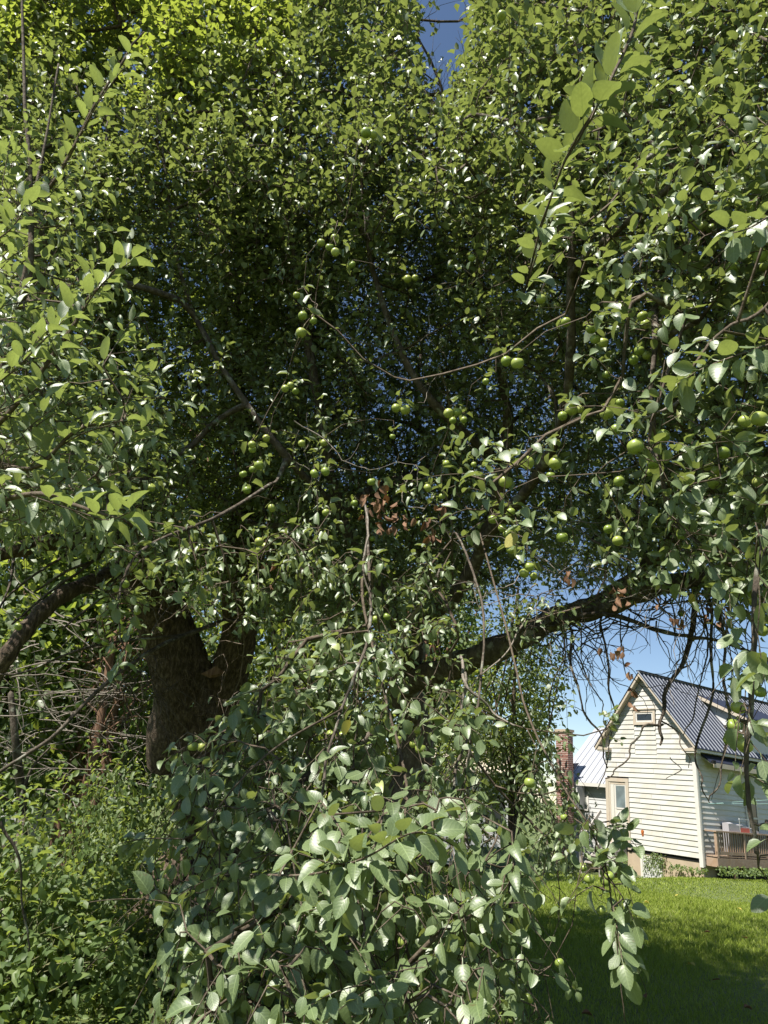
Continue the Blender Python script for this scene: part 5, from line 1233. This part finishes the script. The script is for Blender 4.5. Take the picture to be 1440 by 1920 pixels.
# roof: slopes back from the eave
r_top = onplane(1040 + 100 / 3.6, 1200 + 600 / 3.6, b=WB + 2.2)
pts = [H(HW - .3, WB - .25, zE - .02), H(aL + .35, WB - .25, zE - .02), H(aL + .35, WB + 2.2, r_top[2]), H(HW - .3, WB + 2.2, r_top[2])]
P0, P1, P2, P3 = map(np.array, pts)
nr_ = 16
for k in range(nr_):
    t0, t1 = k / nr_, (k + 1) / nr_ - .003
    q4 = [P0 + (P1 - P0) * t0, P0 + (P1 - P0) * t1, P3 + (P2 - P3) * t1, P3 + (P2 - P3) * t0]; prism('roof_panel', q4, np.array([0, 0, .03]), MROOF2, wing)
    c0_ = P0 + (P1 - P0) * t0; c1_ = P3 + (P2 - P3) * t0; beam('roof_rib', c0_ + [0, 0, .045], c1_ + [0, 0, .045], .03, .03, MRIB, wing)
hb('fascia', HW - .3, aL + .35, WB - .28, WB - .252, zE - .12, zE + .0, MTW, wing)
# dark roof piece beside the chimney
q = [onplane(1040 + x / 3.6, 1200 + y / 3.6, b=WB - .4) for x, y in ((92, 925), (160, 830), (95, 835), (60, 925))]
prism('porch_roof', [H(p_[0], WB - .4, p_[2]) for p_ in q], HV * .05, MROOF, wing)
q = [onplane(1040 + x / 3.6, 1200 + y / 3.6, b=WB - .5) for x, y in ((155, 985), (60, 1010), (20, 1100), (60, 1120), (150, 1140))]
prism('entry_wall', [H(p_[0], WB - .5, p_[2]) for p_ in q], HV * .45, MS2, wing)
# chimney with real courses cut by mortar joints
cc = [onplane(1040 + x / 3.6, 1200 + y / 3.6, b=WB - .75) for x, y in ((8, 620), (88, 620), (88, 1000), (8, 1000))]
a0c, a1c, z1c = cc[1][0], cc[0][0], cc[0][2]
chm = thing('brick_chimney', H((a0c + a1c) / 2, WB - .6, -.4), 'red brick chimney standing left of the white house roof', 'chimney')
hb('stack', a0c, a1c, WB - .75, WB - .45, -.5, z1c, MBRICK, chm); hb('cap', a0c - .04, a1c + .04, WB - .79, WB - .41, z1c + .001, z1c + .1, MCON, chm)
# bricks proud on the stack's faces
bs = []
nz = int((z1c - 2.6) / .085)
V, F_ = [], []
for r in range(max(0, nz)):
    zz = 2.6 + r * .085; off = .1 if r % 2 else 0
    x = a0c + off
    while x < a1c - .04:
        x2 = min(x + .2, a1c); c = [H(a, b, z_) for z_ in (zz, zz + .07) for a, b in ((x, WB - .757), (x2 - .012, WB - .757), (x2 - .012, WB - .75), (x, WB - .75))]
        k = len(V); V += c; F_ += [tuple(i + k for i in f_) for f_ in BOXF]; x += .2
o = mesh_obj('brick_courses', V, F_, MBRICK, chm); o['kind'] = 'stuff'

# ------------------------------------------------------------------ pale shed behind the hanging branch, fence, shed at the far left
sp_ = gpos(905, 1500, 25)
sh = thing('pale_shed', (sp_[0], sp_[1], -.4), 'pale shed with a brown roof glimpsed behind the red cedar trunk', 'shed')
def gbox(name, x0, x1, y0, y1, z0, z1, mat, parent):
    V = [np.array([a, b, c]) for c in (z0, z1) for a, b in ((x0, y0), (x1, y0), (x1, y1), (x0, y1))]; return mesh_obj(name, V, BOXF, mat, parent, origin=np.mean(V, 0))
sx, sy2 = sp_[0], sp_[1]
gbox('wall', sx - 2.6, sx + 1.0, sy2 + .03, sy2 + 3, -.6, 2.3, MS2, sh)
for k in range(18): gbox('siding_board', sx - 2.6, sx + 1.0, sy2 - .005 - (.0 if k % 2 else .0), sy2 + .027, -.5 + k * .155, -.5 + k * .155 + .145, MS2, sh)
gbox('window', sx + .1, sx + .7, sy2 - .03, sy2 - .007, .7, 1.6, MGLD, sh)
prism('roof', [np.array([sx - 2.9, sy2 - .3, 2.25]), np.array([sx + 1.3, sy2 - .3, 2.25]), np.array([sx + 1.3, sy2 + 1.5, 3.1]), np.array([sx - 2.9, sy2 + 1.5, 3.1])], np.array([0, 0, .06]), MT, sh)
fp = gpos(1030, 1610, 21); fl = gpos(880, 1610, 20)
fe = thing('picket_fence', (fp[0], fp[1], -.4), 'dark green wooden fence of thin pickets left of the steps', 'fence')
n = 40
for k in range(n):
    t = k / n; c = fl * (1 - t) + fp * t; g_ = float(ground_z(c[0], c[1])); gbox('picket', c[0] - .03, c[0] + .03, c[1] - .012, c[1] + .012, g_, g_ + .95 + .02 * math.sin(k * 2.3), MFENCE, fe)
for hz_ in (.25, .75):
    a = fl.copy(); b = fp.copy(); a[2] = float(ground_z(a[0], a[1])) + hz_; b[2] = float(ground_z(b[0], b[1])) + hz_; beam('rail', a + [0, .03, 0], b + [0, .03, 0], .04, .07, MFENCE, fe)
wp = gpos(5, 1510, 16)
ws = thing('white_shed', (wp[0], wp[1], 0), 'bright white shed wall glimpsed through branches at the left edge', 'shed')
for k in range(13): gbox('siding_board', wp[0] - 1.6, wp[0] + .32, wp[1] - .01, wp[1] + .02, .3 + k * .15, .3 + k * .15 + .14, MS2, ws)
gbox('wall', wp[0] - 1.6, wp[0] + .32, wp[1] + .021, wp[1] + 2, 0, 2.3, MS2, ws)
prism('roof', [wp * [1, 1, 0] + [-1.8, -.2, 2.2], wp * [1, 1, 0] + [.5, -.2, 2.2], wp * [1, 1, 0] + [.5, 1.2, 2.9], wp * [1, 1, 0] + [-1.8, 1.2, 2.9]], np.array([0, 0, .05]), MROOF2, ws)

# fallen leaves on the lawn, each where the photograph shows one
FL = [(1320, 1748, 'dead', 'reddish brown leaf in the upper band of shade on the right lawn'), (1202, 1776, 'dead', 'reddish leaf in deep shade just right of the dangling apple twig'), (1336, 1838, 'dead', 'dull pink brown leaf in the middle of the shaded lawn at right'),
      (1210, 1872, 'dead', 'rusty leaf in a light patch low in the lawn shade'), (1208, 1692, 'yellow', 'yellow leaf on the sunlit lawn below the basement window'), (1266, 1680, 'yellow', 'pale yellow leaf on the sunny lawn strip right of the basement window'),
      (1390, 1706, 'yellow', 'yellow leaf on the sunny grass nearest the deck'), (1290, 1808, 'yellow', 'small yellow leaf in broken light amid the lawn shade'), (1400, 1760, 'dead', 'brown leaf in the lawn shade nearest the right edge'),
      (1110, 1905, 'dead', 'dark brown leaf at the bottom of the lawn left of the dangling twig'), (1395, 1890, 'dead', 'large brown leaf in the bottom right corner of the lawn'), (1030, 1722, 'yellow', 'yellow leaf at the left end of the sunlit lawn strip')]
for k, (x, y, m_, lab) in enumerate(FL):
    d = FW + RT * ((x - 720) / CF) - UP * ((y - 960) / CF); z_ = 0.0
    for _ in range(5): q = CAM + d * ((z_ - 1.6) / d[2]); z_ = float(ground_z(q[0], q[1])) + .06
    v, f_, u_ = HI[k % 6]; s_ = rng.uniform(.07, .10); a = rng.uniform(0, 6.28); ca, sa = math.cos(a), math.sin(a)
    W = np.stack([q[0] + s_ * (v[:, 0] * ca - v[:, 1] * sa), q[1] + s_ * (v[:, 0] * sa + v[:, 1] * ca), z_ + s_ * (v[:, 2] + .35 * v[:, 1] + .3 * np.abs(v[:, 0]))], 1)
    o = mesh_obj('fallen_leaf', W, f_, ML[m_], None, True, u_, np.full(len(v), rng.uniform(.3, 1)), origin=(q[0], q[1], z_))
    tag(o, lab, 'fallen leaf', 'fallen leaves scattered over the lawn')
